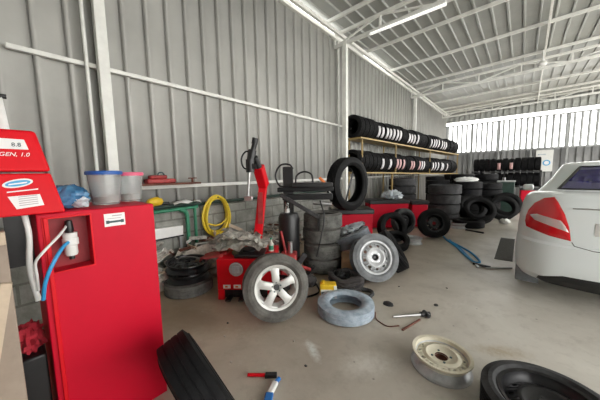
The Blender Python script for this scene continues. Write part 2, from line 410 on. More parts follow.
# girt, rail, eave angle
for k, (z, t, y0, y1, mm) in enumerate(((2.56, .045, .12, 17.4, 'steelw'), (1.235, .05, .9, 17.4, 'steelw'), (4.58, .07, -1.9, 17.5, 'steelw'))):
    struct(MB().box((-3.572, y0, z - t / 2), (-3.572 + t, y1, z + t / 2)).build('trim_%d' % (k + 1), mm, bevel=.004))
purl = []
for y in (-.6, 1.5, 3.2, 5.0, 6.9, 8.65, 10.6, 12.3, 14.1, 15.8, 17.2):
    purl.append(struct(MB().bar((-3.8, y, RZ(-3.8) - .045), (7.3, y, RZ(7.3) - .045), .05, .07).build('trim_purlin', 'steelw')))
for y0, y1 in ((-2.0, 3.7), (5.7, 7.0), (8.9, 17.6)):
    struct(MB().box((-3.70, y0, 4.56), (-3.66, y1, 4.82)).build('trim_flashing', 'wall'))
# wall plate along the eave under the roof
struct(MB().bar((-3.42, -2, RZ(-3.42) - .13), (-3.42, 17.5, RZ(-3.42) - .13), .07, .07).build('trim_eave_beam', 'steelw'))
struct(MB().bar((.17, -2, RZ(.17) - .1), (.40, 17.4, RZ(.4) - .1), .045, .045).build('trim_conduit', 'steelw'))

# steel columns and trusses
cols = ((-3.47, .815, 'tall white steel column left of the yellow hose, next to a thin pipe'),
        (-3.27, 5.48, 'white steel column at the near end of the tyre shelf'),
        (-3.42, 11.2, 'white steel column rising behind the far part of the tyre shelf'))
for x, y, lb in cols:
    struct(MB().box((x - .05, y - .05, 0), (x + .05, y + .05, RZ(x) - .32)).build('trim_column', 'steelw', bevel=.006))
for y in (5.48, 11.2, 16.4, .815):
    struct(MB().box((6.5, y - .05, 0), (6.6, y + .05, RZ(6.5) - .3)).build('trim_column_right', 'steelw', bevel=.006))
struct(MB().cyl((-3.50, .68, 0), (-3.50, .68, 4.5), .018).build('trim_pipe', 'steelw'))
struct(MB().cyl((-3.54, 5.60, 0), (-3.54, 5.60, 4.6), .028).build('trim_drain_pipe', 'steelw'))
def truss(y):
    t = MB(); xs = [-3.55 + i * 1.12 for i in range(10)]
    top = lambda x: RZ(x) - .10; bot = lambda x: RZ(x) - .38
    t.bar((xs[0], y, top(xs[0])), (xs[-1], y, top(xs[-1])), .06, .06); t.bar((xs[0], y, bot(xs[0])), (xs[-1], y, bot(xs[-1])), .07, .07)
    for i, x in enumerate(xs):
        t.bar((x, y, bot(x)), (x, y, top(x)), .04, .04)
        if i < len(xs) - 1:
            a = bot(x) if i % 2 == 0 else top(x); b = top(xs[i + 1]) if i % 2 == 0 else bot(xs[i + 1])
            t.bar((x, y, a), (xs[i + 1], y, b), .035, .035)
    return struct(t.build('trim_truss', 'steelw'))
for y in (.815, 5.48, 11.1, 16.4): truss(y)

# lamps
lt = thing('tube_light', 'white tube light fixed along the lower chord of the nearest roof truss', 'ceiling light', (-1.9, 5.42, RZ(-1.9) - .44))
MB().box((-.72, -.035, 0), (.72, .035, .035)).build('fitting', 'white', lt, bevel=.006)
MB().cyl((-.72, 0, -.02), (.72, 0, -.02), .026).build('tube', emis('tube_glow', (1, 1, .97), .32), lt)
cl = thing('ceiling_lamp', 'small white dome lamp hanging under the roof above the car', 'ceiling light', (.27, 10.3, 4.42))
MB().lathe([(.001, .03), (.05, .03), (.09, -.02), (.11, -.07), (.08, -.12), (.001, -.13)], 24).build('lamp_dome', 'white', cl)
MB().cyl((0, 0, .03), (0, 0, .30), .02).build('stem', 'white', cl)

# ------------------------------------------------------------------ left foreground: nitrogen machine
nm = thing('nitrogen_machine', 'large red floor cabinet with a recessed filter and a red console head', 'tyre machine', (-1.9, .325, 0))
b = MB(); x0, x1, y0, y1, H = -.25, .25, -.243, .247, 1.21
ry0, ry1, rz0, rz1 = -.222, -.052, .925, 1.185
zb0 = .0
b.add([(x1, y0, zb0), (x1, y1, zb0), (x1, y1, H), (x1, y0, H), (x1, ry0, rz0), (x1, ry1, rz0), (x1, ry1, rz1), (x1, ry0, rz1), (x1 - .10, ry0, rz0), (x1 - .10, ry1, rz0), (x1 - .10, ry1, rz1), (x1 - .10, ry0, rz1),
       (x0, y0, zb0), (x0, y1, zb0), (x0, y1, H), (x0, y0, H)],
      [(0, 1, 5, 4), (1, 2, 6, 5), (2, 3, 7, 6), (3, 0, 4, 7), (4, 5, 9, 8), (5, 6, 10, 9), (6, 7, 11, 10), (7, 4, 8, 11), (8, 9, 10, 11), (0, 12, 13, 1), (1, 13, 14, 2), (2, 14, 15, 3), (3, 15, 12, 0), (15, 14, 13, 12)])
b.build('cabinet_body', 'red', nm, bevel=.005)
e = MB()
for yy0, yy1, za, zb in ((ry0 - .006, ry1 + .006, rz1 - .003, rz1 + .006), (ry0 - .006, ry1 + .006, rz0 - .006, rz0 + .003), (ry0 - .006, ry0 + .002, rz0, rz1), (ry1 - .002, ry1 + .006, rz0, rz1)):
    e.box((x1 - .004, yy0, za), (x1 + .004, yy1, zb))
e.build('recess_rim', 'redb', nm, bevel=.002)
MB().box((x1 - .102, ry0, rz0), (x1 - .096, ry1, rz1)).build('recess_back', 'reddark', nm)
MB().box((x1, -.222, .10), (x1 + .010, -.205, 1.19)).build('edge_strip', 'redb', nm, bevel=.003)
# filter
fb = MB().lathe([(.001, .0), (.022, 0), (.026, .01), (.026, .05), (.032, .055), (.032, .085), (.028, .09), (.03, .115), (.001, .115)], 24, Matrix.Translation((x1 - .045, -.13, .985))).build('filter_bowl', 'white', nm)
MB().lathe([(.001, 0), (.016, 0), (.018, .02), (.014, .06), (.001, .065)], 20, Matrix.Translation((x1 - .045, -.13, 1.10))).build('regulator_knob', 'black', nm)
MB().cyl((x1 - .045, -.13, .965), (x1 - .045, -.13, .986), .012).build('drain_cap', 'black', nm)
MB().tube([(x1 - .03, -.135, 1.06), (x1 + .02, -.17, 1.04), (x1 + .05, -.215, .97), (x1 + .045, -.24, .90), (x1 + .03, -.252, .82)], .008, 10).build('blue_hose', 'bluehose', nm)
MB().tube([(x1 - .04, -.14, 1.135), (x1 + .03, -.18, 1.10), (x1 + .055, -.235, 1.045), (x1 + .04, -.262, 1.0), (x1 + .02, -.262, .93), (x1, -.262, .86)], .006, 10).build('white_hose', 'white', nm)
# sticker
st = MB().box((x1, .005, 1.11), (x1 + .002, .098, 1.178)).build('warning_sticker', 'paper', nm)
q = MB(); q.box((x1 + .002, .014, 1.128), (x1 + .003, .090, 1.139)); q.box((x1 + .002, .012, 1.125), (x1 + .0032, .026, 1.142)); q.box((x1 + .002, .078, 1.125), (x1 + .0032, .092, 1.142))
q.build('sticker_print', 'ink', st)
q = MB(); q.box((x1 + .002, .040, 1.163), (x1 + .003, .085, 1.168)); q.box((x1 + .002, .018, 1.150), (x1 + .003, .080, 1.153))
q.build('sticker_text', 'greyink', st)
# console heads: two canted red boxes
def wedge(ya, yb, za, zb, skew, dep, xf):
    # front face leans with its top set back; right edge slopes outward downward
    return MB().add([(xf, ya, za), (xf, yb, za), (xf - .05, yb - skew, zb), (xf - .05, ya, zb),
                     (xf - dep, ya, za), (xf - dep, yb, za), (xf - dep, yb - skew, zb), (xf - dep, ya, zb)],
                    [(0, 1, 2, 3), (7, 6, 5, 4), (0, 4, 5, 1), (3, 2, 6, 7), (1, 5, 6, 2), (0, 3, 7, 4)])
MB().box((x0 + .05, y0 - .1, .9), (x0 + .13, y0 - .002, 1.35)).build('console_bracket', 'blackmet', nm)
up = wedge(-.72, -.176, 1.402, 1.585, .034, .22, .27).build('upper_console', 'redb', nm, bevel=.012)
lo = wedge(-.72, -.145, 1.214, 1.394, .032, .24, .30).build('lower_console', 'redb', nm, bevel=.008)
def on_slant(xf, za, zb, y, z, off=.0025):   # point on the slanted face
    return (xf - .05 * (z - za) / (zb - za) + off, y, z)
def label_quad(parent, name, m, xf, za, zb, pts, off=.0025):
    a = MB(); f = [on_slant(xf, za, zb, y, z, off) for y, z in pts]; g = [(p[0] - .002, p[1], p[2]) for p in f]; k = len(f)
    a.add(f + g, [tuple(range(k)), tuple(range(k, 2 * k))[::-1]] + [(i, k + i, k + (i + 1) % k, (i + 1) % k) for i in range(k)])
    return a.build(name, m, parent)
strip = label_quad(up, 'display_label', 'paper', .27, 1.402, 1.585, [(-.55, 1.498), (-.238, 1.498), (-.248, 1.542), (-.55, 1.545)])
def text_obj(s_, size, name, m, parent, loc, rot, italic=0., ex=.0008):
    c = bpy.data.curves.new(name, 'FONT'); c.body = s_; c.size = size; c.extrude = ex; c.shear = italic; c.align_x = 'LEFT'
    o = bpy.data.objects.new(name + '_tmp', c); COL.objects.link(o)
    dg = bpy.context.evaluated_depsgraph_get(); me = bpy.data.meshes.new_from_object(o.evaluated_get(dg))
    bpy.data.objects.remove(o); t = bpy.data.objects.new(name, me); COL.objects.link(t)
    me.materials.clear(); me.materials.append(M[m]); t.parent = parent; t.location = loc; t.rotation_euler = rot
    return t
tilt = PI / 2 - math.atan2(.05, .18)
for s_, y, z, sz, m_, nme in (('8.8', -.288, 1.510, .024, 'ink', 'display_digits'),):
    text_obj(s_, sz, nme, m_, strip, on_slant(.27, 1.402, 1.585, y, z, .004), (tilt, 0, PI / 2))
text_obj('NITROGEN, 1.0', .024, 'white_lettering', 'paper', up, on_slant(.27, 1.402, 1.585, -.402, 1.468, .003), (tilt, 0, PI / 2), .3)
ov = [(-.283 + .046 * math.cos(a * PI / 12), 1.352 + .018 * math.sin(a * PI / 12) + .008 * math.cos(a * PI / 12)) for a in range(24)]
lg = label_quad(lo, 'logo_oval', 'paper', .30, 1.214, 1.394, ov)
ov = [(-.283 + .038 * math.cos(a * PI / 12), 1.352 + .012 * math.sin(a * PI / 12) + .006 * math.cos(a * PI / 12)) for a in range(24)]
label_quad(lg, 'logo_field', 'inkblue', .30, 1.214, 1.394, ov, .004)
label_quad(lg, 'logo_stroke', 'paper', .30, 1.214, 1.394, [(-.312, 1.344), (-.257, 1.352), (-.255, 1.358), (-.310, 1.350)], .0055)
label_quad(lo, 'white_line', 'paper', .30, 1.214, 1.394, [(-.318, 1.313), (-.225, 1.322), (-.225, 1.327), (-.318, 1.318)])
ins = label_quad(lo, 'instruction_label', 'paper', .30, 1.214, 1.394, [(-.297, 1.243), (-.213, 1.253), (-.222, 1.302), (-.318, 1.297)])
for k in range(5):
    z = 1.256 + k * .009; label_quad(ins, 'printed_line', 'greyink', .30, 1.214, 1.394, [(-.288, z), (-.230, z + .005), (-.230, z + .008), (-.288, z + .003)], .004)

# things on the cabinet
H = 1.211
def tub(name, label, x, y, r0, r1, h, lid):
    t = thing(name, label, 'container', (x, y, H))
    MB().lathe([(.001, .0), (r0, 0), (r0 + .004, .01), (r1, h - .01), (r1, h), (r1 - .004, h), (r1 - .004, h - .01), (r0, .012), (.001, .008)], 40).build('tub', 'clear', t)
    MB().lathe([(r1 - .002, h - .012), (r1 + .008, h - .012), (r1 + .009, h + .004), (r1 + .004, h + .010), (r1 - .006, h + .010), (r1 - .012, h + .004), (.001, h + .002)], 40).build('lid', lid, t)
    MB().lathe([(.001, .012), (r0 - .006, .012), (r0 - .002, .05), (.001, .055)], 28).build('contents', 'dust', t)
tub('plastic_tub', 'round cloudy plastic tub with a blue lid on the red cabinet', -1.885, .398, .066, .083, .188, 'lidblue')
tub('plastic_tub', 'smaller round cloudy plastic tub with a pink lid on the red cabinet', -1.99, .552, .062, .078, .180, 'lidpink')
bg = thing('plastic_bag', 'crumpled blue plastic bag stuffed full on top of the red cabinet', 'bag', (-1.82, .222, H))
MB().blob((0, 0, .058), (.085, .078, .066), 3, .17, 28, 18, flat=.001, freq=1.3).build('bag_body', 'bagblue', bg)
MB().blob((.060, .035, .032), (.034, .036, .030), 8, .3, 20, 12, flat=.001, freq=2.2).build('printed_patch', 'bagclear', bg)
rl = thing('tape_roll', 'black tape roll leaning behind the blue bag', 'tape', (-1.90, .285, H)); 
MB().lathe([(.018, -.02), (.045, -.02), (.045, .02), (.018, .02)], 28, Matrix.Translation((0, 0, .046)) @ Matrix.Rotation(PI / 2, 4, 'Y'), closed=True).build('tape', 'black', rl)
wbag = thing('plastic_sheet', 'white folded plastic sheet hanging above the red console at the left edge', 'plastic sheet', (-2.02, .0, 1.3))
rnd = random.Random(4); s_ = MB(); cols_ = 16; rows = 8
vs = []
for j in range(rows + 1):
    for i in range(cols_ + 1):
        wv = .012 * math.sin(i * 1.9 + j * .3); yv = .062 - (1 - j / rows) * 0 - i * .035 - (j / rows) * .028
        vs.append((wv, yv, .12 + j * .37 / rows))
s_.add(vs, [(j * (cols_ + 1) + i, j * (cols_ + 1) + i + 1, (j + 1) * (cols_ + 1) + i + 1, (j + 1) * (cols_ + 1) + i) for j in range(rows) for i in range(cols_)])
s_.build('sheet', 'bagwhite', wbag, solid=.004)
MB().cyl((0, .05, .49), (0, -.6, .49), .012).build('hanging_rod', 'black', wbag)
MB().bar((0, -.58, -1.3), (0, -.58, .49), .03).build('support_post', 'steelg', wbag)
# beige board partition
bd = thing('wooden_partition', 'beige timber panel with a diagonal brace at the left edge', 'partition', (-1.5, -.02, 0))
MB().box((-.03, -.9, 0), (0, .008, 1.17)).build('panel', 'beige', bd, bevel=.004)
MB().bar((.012, -.005, .97), (.012, -.16, .18), .03, .02).build('brace', 'wood', bd)
MB().box((0, -.9, 1.12), (.02, .008, 1.17)).build('top_rail', 'wood', bd, bevel=.003)
rg = tag(MB().blob((0, 0, 0), (.07, .05, .07), 12, .3, 24, 14, freq=1.6).build('rag_bundle', 'ragred'), 'red rag bundle stuffed between the beige panel and the red cabinet', 'rag'); rg.location = (-1.78, .02, .60)
bx = tag(MB().box((-.12, -.055, 0), (.10, .045, .53)).build('dark_bin', 'black', bevel=.01), 'dark bin standing in the gap beside the red cabinet', 'bin'); bx.location = (-1.80, .022, 0)
ht = tag(MB().tube([(0, 0, 0), (.01, .006, -.1), (.0, -.004, -.25), (.02, .01, -.4)], .011, 10).build('white_hose', 'white'), 'loose white hose hanging beside the red cabinet under the console', 'hose'); ht.location = (-1.68, .050, 1.21)

# worn tyre leaning on the cabinet
t = tire('tire', 'worn black tyre leaning in the lower left beside the red cabinet', 'tyre', .29, .19, .175, ('rubber', 'tread'), 3, 64, True)
place(t, (-1.22, .585, .275), 80, 24)
LEAN = t

# ------------------------------------------------------------------ wheels on the floor
# alloy wheel
aw = thing('wheel', 'silver five spoke alloy wheel with its tyre, leaning on the low red machine', 'wheel')
tire_mb(.305, .192, .20, 72, 4, True).build('tire', ['rubworn', 'treadworn'], aw, ang=30)
barrel_mb(.192, .20, 60).build('rim', 'alloy', aw)
sp = MB(); zt, zb = .070, .045
def polar(r, a, z): return (r * math.cos(a), r * math.sin(a), z)
for k in range(5):
    a0 = 2 * PI * k / 5 + .3; rs = [.048, .062, .080, .105, .130, .152, .168, .182]; ha = [.62, .56, .44, .33, .27, .245, .27, .628]
    vs = []; m_ = len(rs)
    for r_, h_ in zip(rs, ha):
        zc = .055 + .020 * math.sin(r_ / .18 * PI * .8)
        for f_ in (-1, -.55, 0, .55, 1): vs.append(polar(r_, a0 + h_ * f_, zc + (.0 if abs(f_) == 1 else .006)))
    fs = [(i * 5 + j, i * 5 + j + 1, (i + 1) * 5 + j + 1, (i + 1) * 5 + j) for i in range(m_ - 1) for j in range(4)]
    o = len(vs); vs += [(x, y, z - .03) for x, y, z in vs]
    fs += [(f[3] + o, f[2] + o, f[1] + o, f[0] + o) for f in fs]
    for i in range(m_ - 1):
        fs += [(i * 5, (i + 1) * 5, (i + 1) * 5 + o, i * 5 + o), (i * 5 + 4 + o, (i + 1) * 5 + 4 + o, (i + 1) * 5 + 4, i * 5 + 4)]
    sp.add(vs, fs)
sp.build('spokes', 'alloy', aw, ang=40)
MB().lathe([(.001, .030), (.030, .030), (.030, .062), (.052, .070), (.056, .066), (.056, .03)], 30).build('hub', 'alloy', aw)
MB().lathe([(.001, .050), (.026, .050), (.028, .064), (.001, .064)], 20).build('centre_bore', 'black', aw)
for k in range(5):
    a = 2 * PI * k / 5 + .3; MB().cyl((.042 * math.cos(a) * 1.0, .042 * math.sin(a), .068), (.042 * math.cos(a), .042 * math.sin(a), .0735), .007, n=10).build('bolt_hole', 'ink', aw)
rest(aw, -1.715, 1.60, .305, .20, -33, 12, 3)

# steel wheel, pale grey tyre
sw = thing('wheel', 'silver steel wheel with round holes in a dusty grey tyre, leaning on a cardboard box', 'wheel')
tire_mb(.295, .195, .18, 64, 3, True).build('tire', ['rubgrey', 'treadgrey'], sw, ang=30)
steel_wheel_parts(sw, .195, .18, 'silver', 9, .017, .025, 'black')
rest(sw, -1.36, 2.97, .295, .18, -42, 20, 10)
bt = tire('tire', 'black tyre with deep tread leaning behind the silver steel wheel', 'tyre', .30, .19, .20, ('rubber', 'tread'), 4, 64)
BT = place(bt, (-1.34, 3.52, .262), 22, 33)
gt = tire('tire', 'dusty blue grey tyre lying tilted on the cardboard box', 'tyre', .27, .18, .19, ('rubgrey', 'treadgrey'), 3, 56, True)
place(gt, (-1.80, 3.20, .44), 200, 66)
pb = tag(MB().blob((0, 0, 0), (.22, .16, .04), 21, .3, 36, 16, freq=2.2).build('plastic_wrap', 'bagclear'), 'crumpled clear plastic wrap lying over the blue grey tyre', 'plastic wrap'); pb.location = (-1.86, 3.20, .565); pb.rotation_euler = (.12, -.42, .35)
cb = thing('cardboard_box', 'brown cardboard box under the tilted tyre, beside the silver steel wheel', 'box', (-1.70, 3.02, 0), math.radians(35))
MB().box((-.14, -.13, 0), (.12, .13, .27)).build('carton', 'card', cb, bevel=.004)
MB().add([(-.14, -.13, .27), (.12, -.13, .27), (.12, -.20, .22), (-.14, -.20, .22)], [(0, 1, 2, 3)]).build('flap', 'card', cb, solid=.005)

# chalky blue-grey tyre lying flat
tu = tire('tire', 'pale blue grey dusty tyre lying flat on the floor in front of the yellow can', 'tyre', .275, .155, .12, ('bluegrey', 'bluegrey'), 2, 64, True)
place(tu, (-1.255, 2.11, .061), 0, 90)
# cream rim lying
cr = thing('rim', 'cream painted steel rim lying on the open floor', 'wheel rim')
bb = barrel_mb(.176, .125, 64); bb.m = [(0 if (sum(bb.v[i][2] for i in f) / 4) > .032 else 1) for f in bb.f]; bb.build('rim', ['cream', 'silver'], cr)
d = MB(); zf = lambda q: .030 - max(0, (q - .12)) * .4
ring_holes(d, .122, .152, 12, .0085, zf); d.lathe([(.152, zf(.152)), (.168, .012)], 60)
d.lathe([(.040, .008), (.044, .018), (.075, .016), (.098, .036), (.122, zf(.122))], 60)
d.build('wheel_disc', 'cream', cr, solid=.004, ang=50)
MB().lathe([(.040, .02), (.038, -.01), (.030, -.012), (.001, -.012)], 24).build('hub_bore', 'rust', cr)
MB().lathe([(.168, -.055), (.192, -.056), (.192, -.049), (.170, -.042)], 64, closed=True).build('lower_flange', 'silver', cr)
for k in range(4):
    a = k * PI / 2 + .5; MB().cyl((.06 * math.cos(a), .06 * math.sin(a), .018), (.06 * math.cos(a), .06 * math.sin(a), .0225), .008, n=10).build('bolt_hole', 'ink', cr)
place(cr, (-.362, 1.90, .062), 0, 88)
CR = cr
# black wheel lower right
bw = thing('wheel', 'black steel wheel with tyre lying flat at the lower right corner', 'wheel')
tire_mb(.30, .212, .17, 80, 4).build('tire', ['rubdust', 'tread'], bw, ang=30)
steel_wheel_parts(bw, .212, .17, 'blackmet', 12, .012, .0, 'black', 5, 'black')
place(bw, (.175, 1.785, .087), 0, 90, 20)

# steel rims stack against the block wall
def black_rim(R=.195, w=.15):
    t = thing('rim', 'x', 'wheel rim'); barrel_mb(R, w, 48).build('rim', 'blackmet', t)
    d = MB(); zf = lambda q: .05 - max(0, q - R * .62) * .5
    ring_holes(d, R * .62, R * .88, 8, .016, zf); d.lathe([(R * .88, zf(R * .88)), (R - .02, zf(R * .88) - .02)], 40)
    d.lathe([(.03, .02), (.034, .03), (.085, .03), (.10, .052), (R * .62, zf(R * .62))], 40)
    d.build('wheel_disc', 'blackmet', t, solid=.004, ang=50); return t
ost = tire('tire', 'worn brownish tyre lying flat at the bottom of the black rim stack', 'tyre', .27, .18, .15, ('rubworn', 'treadworn'), 2, 48, True)
place(ost, (-2.97, 1.36, .076), 0, 90)
r1 = black_rim(.225, .11); r1['label'] = 'black steel rim in the middle of the stack beside the red cabinet'; place(r1, (-2.96, 1.36, .208), 0, 90)
r2 = black_rim(.225, .11); r2['label'] = 'black steel rim on top of the stack beside the red cabinet'; place(r2, (-2.97, 1.355, .32), 20, 87, 15)

# ------------------------------------------------------------------ low red machine (tyre changer) with tilting column
tc = thing('tire_changer', 'low bright red machine with a round badge and a tilted red column behind', 'tyre machine', (-2.47, 1.44, 0), math.radians(39))
# local x runs along the front, y goes back
b = MB(); b.box((0, 0, .115), (.62, .55, .46)); b.box((0, 0, 0), (.07, .55, .115)); b.box((.55, 0, 0), (.62, .55, .115)); b.build('cabinet_body', 'redb', tc, bevel=.008)
MB().box((.07, .03, .02), (.55, .5, .115)).build('pedal_well', 'black', tc)
for k in range(3):
    p = MB().box((.11 + k * .14, -.10, .03), (.17 + k * .14, .06, .05)).build('pedal', 'blackmet', tc, bevel=.004)
    text = MB().box((.115 + k * .115 - .05, -.004, .135), (.115 + k * .115 + .03, 0, .175)).build('pedal_label', 'paper', tc)
    MB().box((.085 + k * .115, -.006, .145), (.115 + k * .115, -.004, .165)).build('symbol', 'orange', text)
bdg = MB().lathe([(.001, 0), (.072, 0), (.076, -.006), (.072, -.012), (.001, -.012)], 32, Matrix.Translation((.215, -.012, .35)) @ Matrix.Rotation(PI / 2, 4, 'X')).build('badge', 'silver', tc)
MB().lathe([(.072, -.013), (.080, -.013), (.080, 0), (.072, 0)], 32, Matrix.Translation((.215, -.002, .35)) @ Matrix.Rotation(PI / 2, 4, 'X'), closed=True).build('badge_ring', 'ink', tc)
bd2 = MB()
for dx, dz in ((-.021, .021), (.021, .021), (-.021, -.021), (.021, -.021)): bd2.box((.215 + dx - .019, -.018, .35 + dz - .019), (.215 + dx + .019, -.012, .35 + dz + .019))
bd2.build('badge_emblem', 'bagclear', bdg, bevel=.006)
MB().lathe([(.001, .46), (.20, .46), (.20, .475), (.08, .48), (.08, .50), (.001, .50)], 28, Matrix.Translation((.30, .27, 0))).build('turntable', 'blackmet', tc)
# column, leaning back
cm = MB(); a_, b_ = Vector((.33, .50, .30)), Vector((.44, .62, 1.30)); cm.bar(a_, b_, .085, .10); cm.build('column', 'redb', tc, bevel=.008)
cm = MB(); cm.bar(b_ + Vector((0, 0, -.08)), (.41, .46, 1.47), .115, .12); cm.build('column_head', 'redb', tc, bevel=.012)
MB().box((-.03, -.003, -.2), (.03, .001, .2), Matrix.Translation((.405, .515, .95)) @ Matrix.Rotation(-.10, 4, 'X')).build('column_marking', 'darkred', tc)
ah = MB(); ah.cyl((.42, .46, 1.44), (.38, .38, 1.58), .040); ah.cyl((.33, .36, 1.50), (.36, .38, 1.66), .048); ah.cyl((.36, .38, 1.64), (.39, .38, 1.74), .03); ah.cyl((.385, .38, 1.73), (.40, .38, 1.80), .036)
ah.cyl((.33, .36, 1.40), (.33, .36, 1.55), .050); ah.box((.29, .32, 1.44), (.40, .40, 1.50))
ah.build('mount_head_arm', 'black', tc)
MB().cyl((.29, .36, 1.10), (.32, .36, 1.42), .016).build('tool_rod', 'chrome', tc)
MB().box((.25, .32, 1.06), (.35, .38, 1.12)).build('mounting_tool', 'chrome', tc, bevel=.008)
MB().tube([(.36, .38, 1.64), (.28, .36, 1.64), (.23, .36, 1.56), (.25, .36, 1.46), (.32, .36, 1.43)], .010, 8).build('air_hose', 'black', tc)

# metal scraps heaped on the machine
def tcp(x, y, z): 
    c, s = math.cos(math.radians(39)), math.sin(math.radians(39)); return (-2.47 + x * c - y * s, 1.44 + x * s + y * c, z)
sc1 = thing('sheet_tray', 'crumpled pale metal sheet lying over the top of the low red machine', 'metal sheet', tcp(.22, .28, .505), math.radians(39))
def crumple(nx, ny, w_, d_, amp, seed, dome=.05):
    r_ = random.Random(seed); a = MB(); vs = []
    for j in range(ny + 1):
        for i in range(nx + 1):
            u, v = i / nx - .5, j / ny - .5
            z = dome * math.cos(u * PI) * math.cos(v * PI) + amp * r_.random() + .02 * math.sin(u * 17 + seed) * math.cos(v * 13)
            vs.append((u * w_ + r_.uniform(-.01, .01), v * d_ + r_.uniform(-.012, .012), z + .02))
    a.add(vs, [(j * (nx + 1) + i, j * (nx + 1) + i + 1, (j + 1) * (nx + 1) + i + 1, (j + 1) * (nx + 1) + i) for j in range(ny) for i in range(nx)]); return a
crumple(14, 7, .62, .36, .05, 5, .05).build('sheet', 'tin', sc1, solid=.004, ang=20)
sc2 = tag(crumple(10, 5, .46, .22, .05, 9, .03).build('bent_plate', 'tin', solid=.004, ang=20), 'bent whitish plate on top of the pale metal sheet on the low red machine', 'metal sheet'); sc2.location = tcp(.20, .34, .60); sc2.rotation_euler = (.1, .12, .6)
dk = tag(MB().box((-.15, -.07, 0), (.17, .07, .035)).build('black_tray', 'black', bevel=.01), 'small black tray at the front of the low red machine top', 'tray'); dk.location = tcp(.34, .09, .462); dk.rotation_euler = (0, 0, math.radians(35))
rp = tag(crumple(5, 4, .30, .22, .02, 14, .02).build('red_scrap', 'darkred', solid=.004, ang=20), 'folded dark red scrap sheet sticking out left of the low red machine top', 'metal sheet'); rp.location = tcp(-.08, .20, .42); rp.rotation_euler = (.1, -.2, .5)

# scrap heap along the block wall
rnd = random.Random(7); hp = MB()
z_rule = lambda x, y: y > 2.2 or x > -2.95
for k in range(420):
    y = rnd.uniform(1.05, 3.6); x = -3.42 + abs(rnd.gauss(0, .24)); hmax = max(.03, .56 - (x + 3.42) * .9)
    if x > -3.05 and y > 1.5 and z_rule(x, y): continue
    if (x + 2.97) ** 2 + (y - 1.36) ** 2 < .30 ** 2: continue
    z = rnd.uniform(.01, hmax); L_ = rnd.uniform(.06, .28); a = rnd.uniform(0, PI); e = rnd.uniform(-.5, .5)
    d_ = Vector((math.cos(a) * math.cos(e), math.sin(a) * math.cos(e), math.sin(e))) * L_ / 2; c_ = Vector((max(x, -3.27), y, z + .05))
    hp.bar(c_ - d_, c_ + d_, rnd.uniform(.02, .07), rnd.uniform(.006, .02), rnd.uniform(0, 3), mi=rnd.choice((0, 0, 1, 2, 3, 4)))
hp.blob((-3.24, 2.1, .06), (.17, 1.0, .38), 5, .25, 30, 14, flat=.0, freq=2, mi=3)
tag(hp.build('scrap_heap', ['tin', 'wood', 'bagwhite', 'dust', 'rust']), 'heap of pale offcuts and scraps along the foot of the block wall', 'scrap', kind='stuff')

# ------------------------------------------------------------------ wall side: shelf, bench frame, hose
ws = tag(MB().box((-3.52, 1.0, 1.262), (-3.33, 1.78, 1.285)).build('wall_shelf', 'rust', bevel=.004), 'narrow brown board shelf on the metal wall above the yellow hose', 'shelf')
rc = thing('grease_gun', 'dark red tool case lying on the narrow wall shelf', 'tool', (-3.42, 1.28, 1.286))
MB().box((-.07, -.16, 0), (.07, .17, .055)).build('case_body', 'darkred', rc, bevel=.012); MB().box((-.05, -.12, .056), (.05, .08, .10)).build('case_top', 'darkred', rc, bevel=.015)
MB().tube([(0, -.02, .10), (0, .0, .13), (0, .04, .13), (0, .06, .10)], .008, 8).build('case_handle', 'ink', rc)
rc.name = 'tool_case'
vl = thing('valve_tap', 'dark valve with a cross handle at the right end of the narrow wall shelf', 'valve', (-3.42, 1.70, 1.286))
MB().cyl((0, 0, 0), (0, 0, .05), .014).build('valve_stem', 'rust', vl); MB().bar((0, -.05, .055), (0, .06, .055), .018, .014).build('valve_handle', 'rust', vl)
gb = thing('green_pipe_frame', 'green pipe bench frame standing against the block wall', 'frame', (-3.36, 1.30, 0))
g = MB(); g.cyl((0, -.35, .93), (0, .42, .95), .022); g.build('top_pipe', 'green', gb)
g = MB(); g.tube([(0, .18, .93), (0, .25, .90), (0, .27, .82), (0, .27, .46)], .026, 12); g.build('upright_pipe', 'green', gb); MB().cyl((0, .38, .46), (0, .38, .96), .02).build('brace_pipe', 'green', gb)
MB().cyl((.03, -.33, 0), (.03, -.33, .93), .022).build('left_upright', 'green', gb); MB().cyl((0, .27, 0), (0, .27, .47), .026).build('lower_pipe', 'darkgreen', gb)
dr = tag(MB().tube([(-3.40, .95, .985), (-3.40, 1.6, .985), (-3.40, 2.6, .98), (-3.40, 3.8, .985), (-3.40, 5.4, .975)], .022, 8).build('dark_pipe', 'darkgreen'), 'long dark green pipe running along the top of the block wall', 'pipe')
yt = thing('yellow_grinder', 'yellow power tool on the block wall behind the red cabinet', 'tool', (-3.37, 1.19, 1.005))
MB().blob((0, 0, .06), (.05, .09, .055), 2, .12, 20, 12, flat=.0).build('tool_body', 'yellow', yt); MB().cyl((0, .06, .03), (0, .16, .03), .018).build('tool_nose', 'black', yt)
wp = tag(crumple(6, 4, .16, .36, .015, 3, .03).build('white_rag', 'bagwhite', solid=.004, ang=20), 'white rag lying on top of the block wall left of the yellow hose', 'rag'); wp.location = (-3.38, 1.56, .995)
wx = thing('white_box', 'long white box with dark edges tucked behind the green frame', 'box', (-3.40, 1.34, .585))
MB().box((-.04, -.19, 0), (.03, .17, .14), Matrix.Rotation(-.03, 4, 'X')).build('box_body', 'white', wx, bevel=.006); MB().box((.028, -.19, -.006), (.036, .17, .012)).build('bottom_edge', 'black', wx)
MB().box((-.04, -.19, -.585), (.0, -.16, -.002)).build('bracket', 'steelg', wx)
MB().box((-.04, .13, -.585), (.0, .16, -.002)).build('bracket', 'steelg', wx)
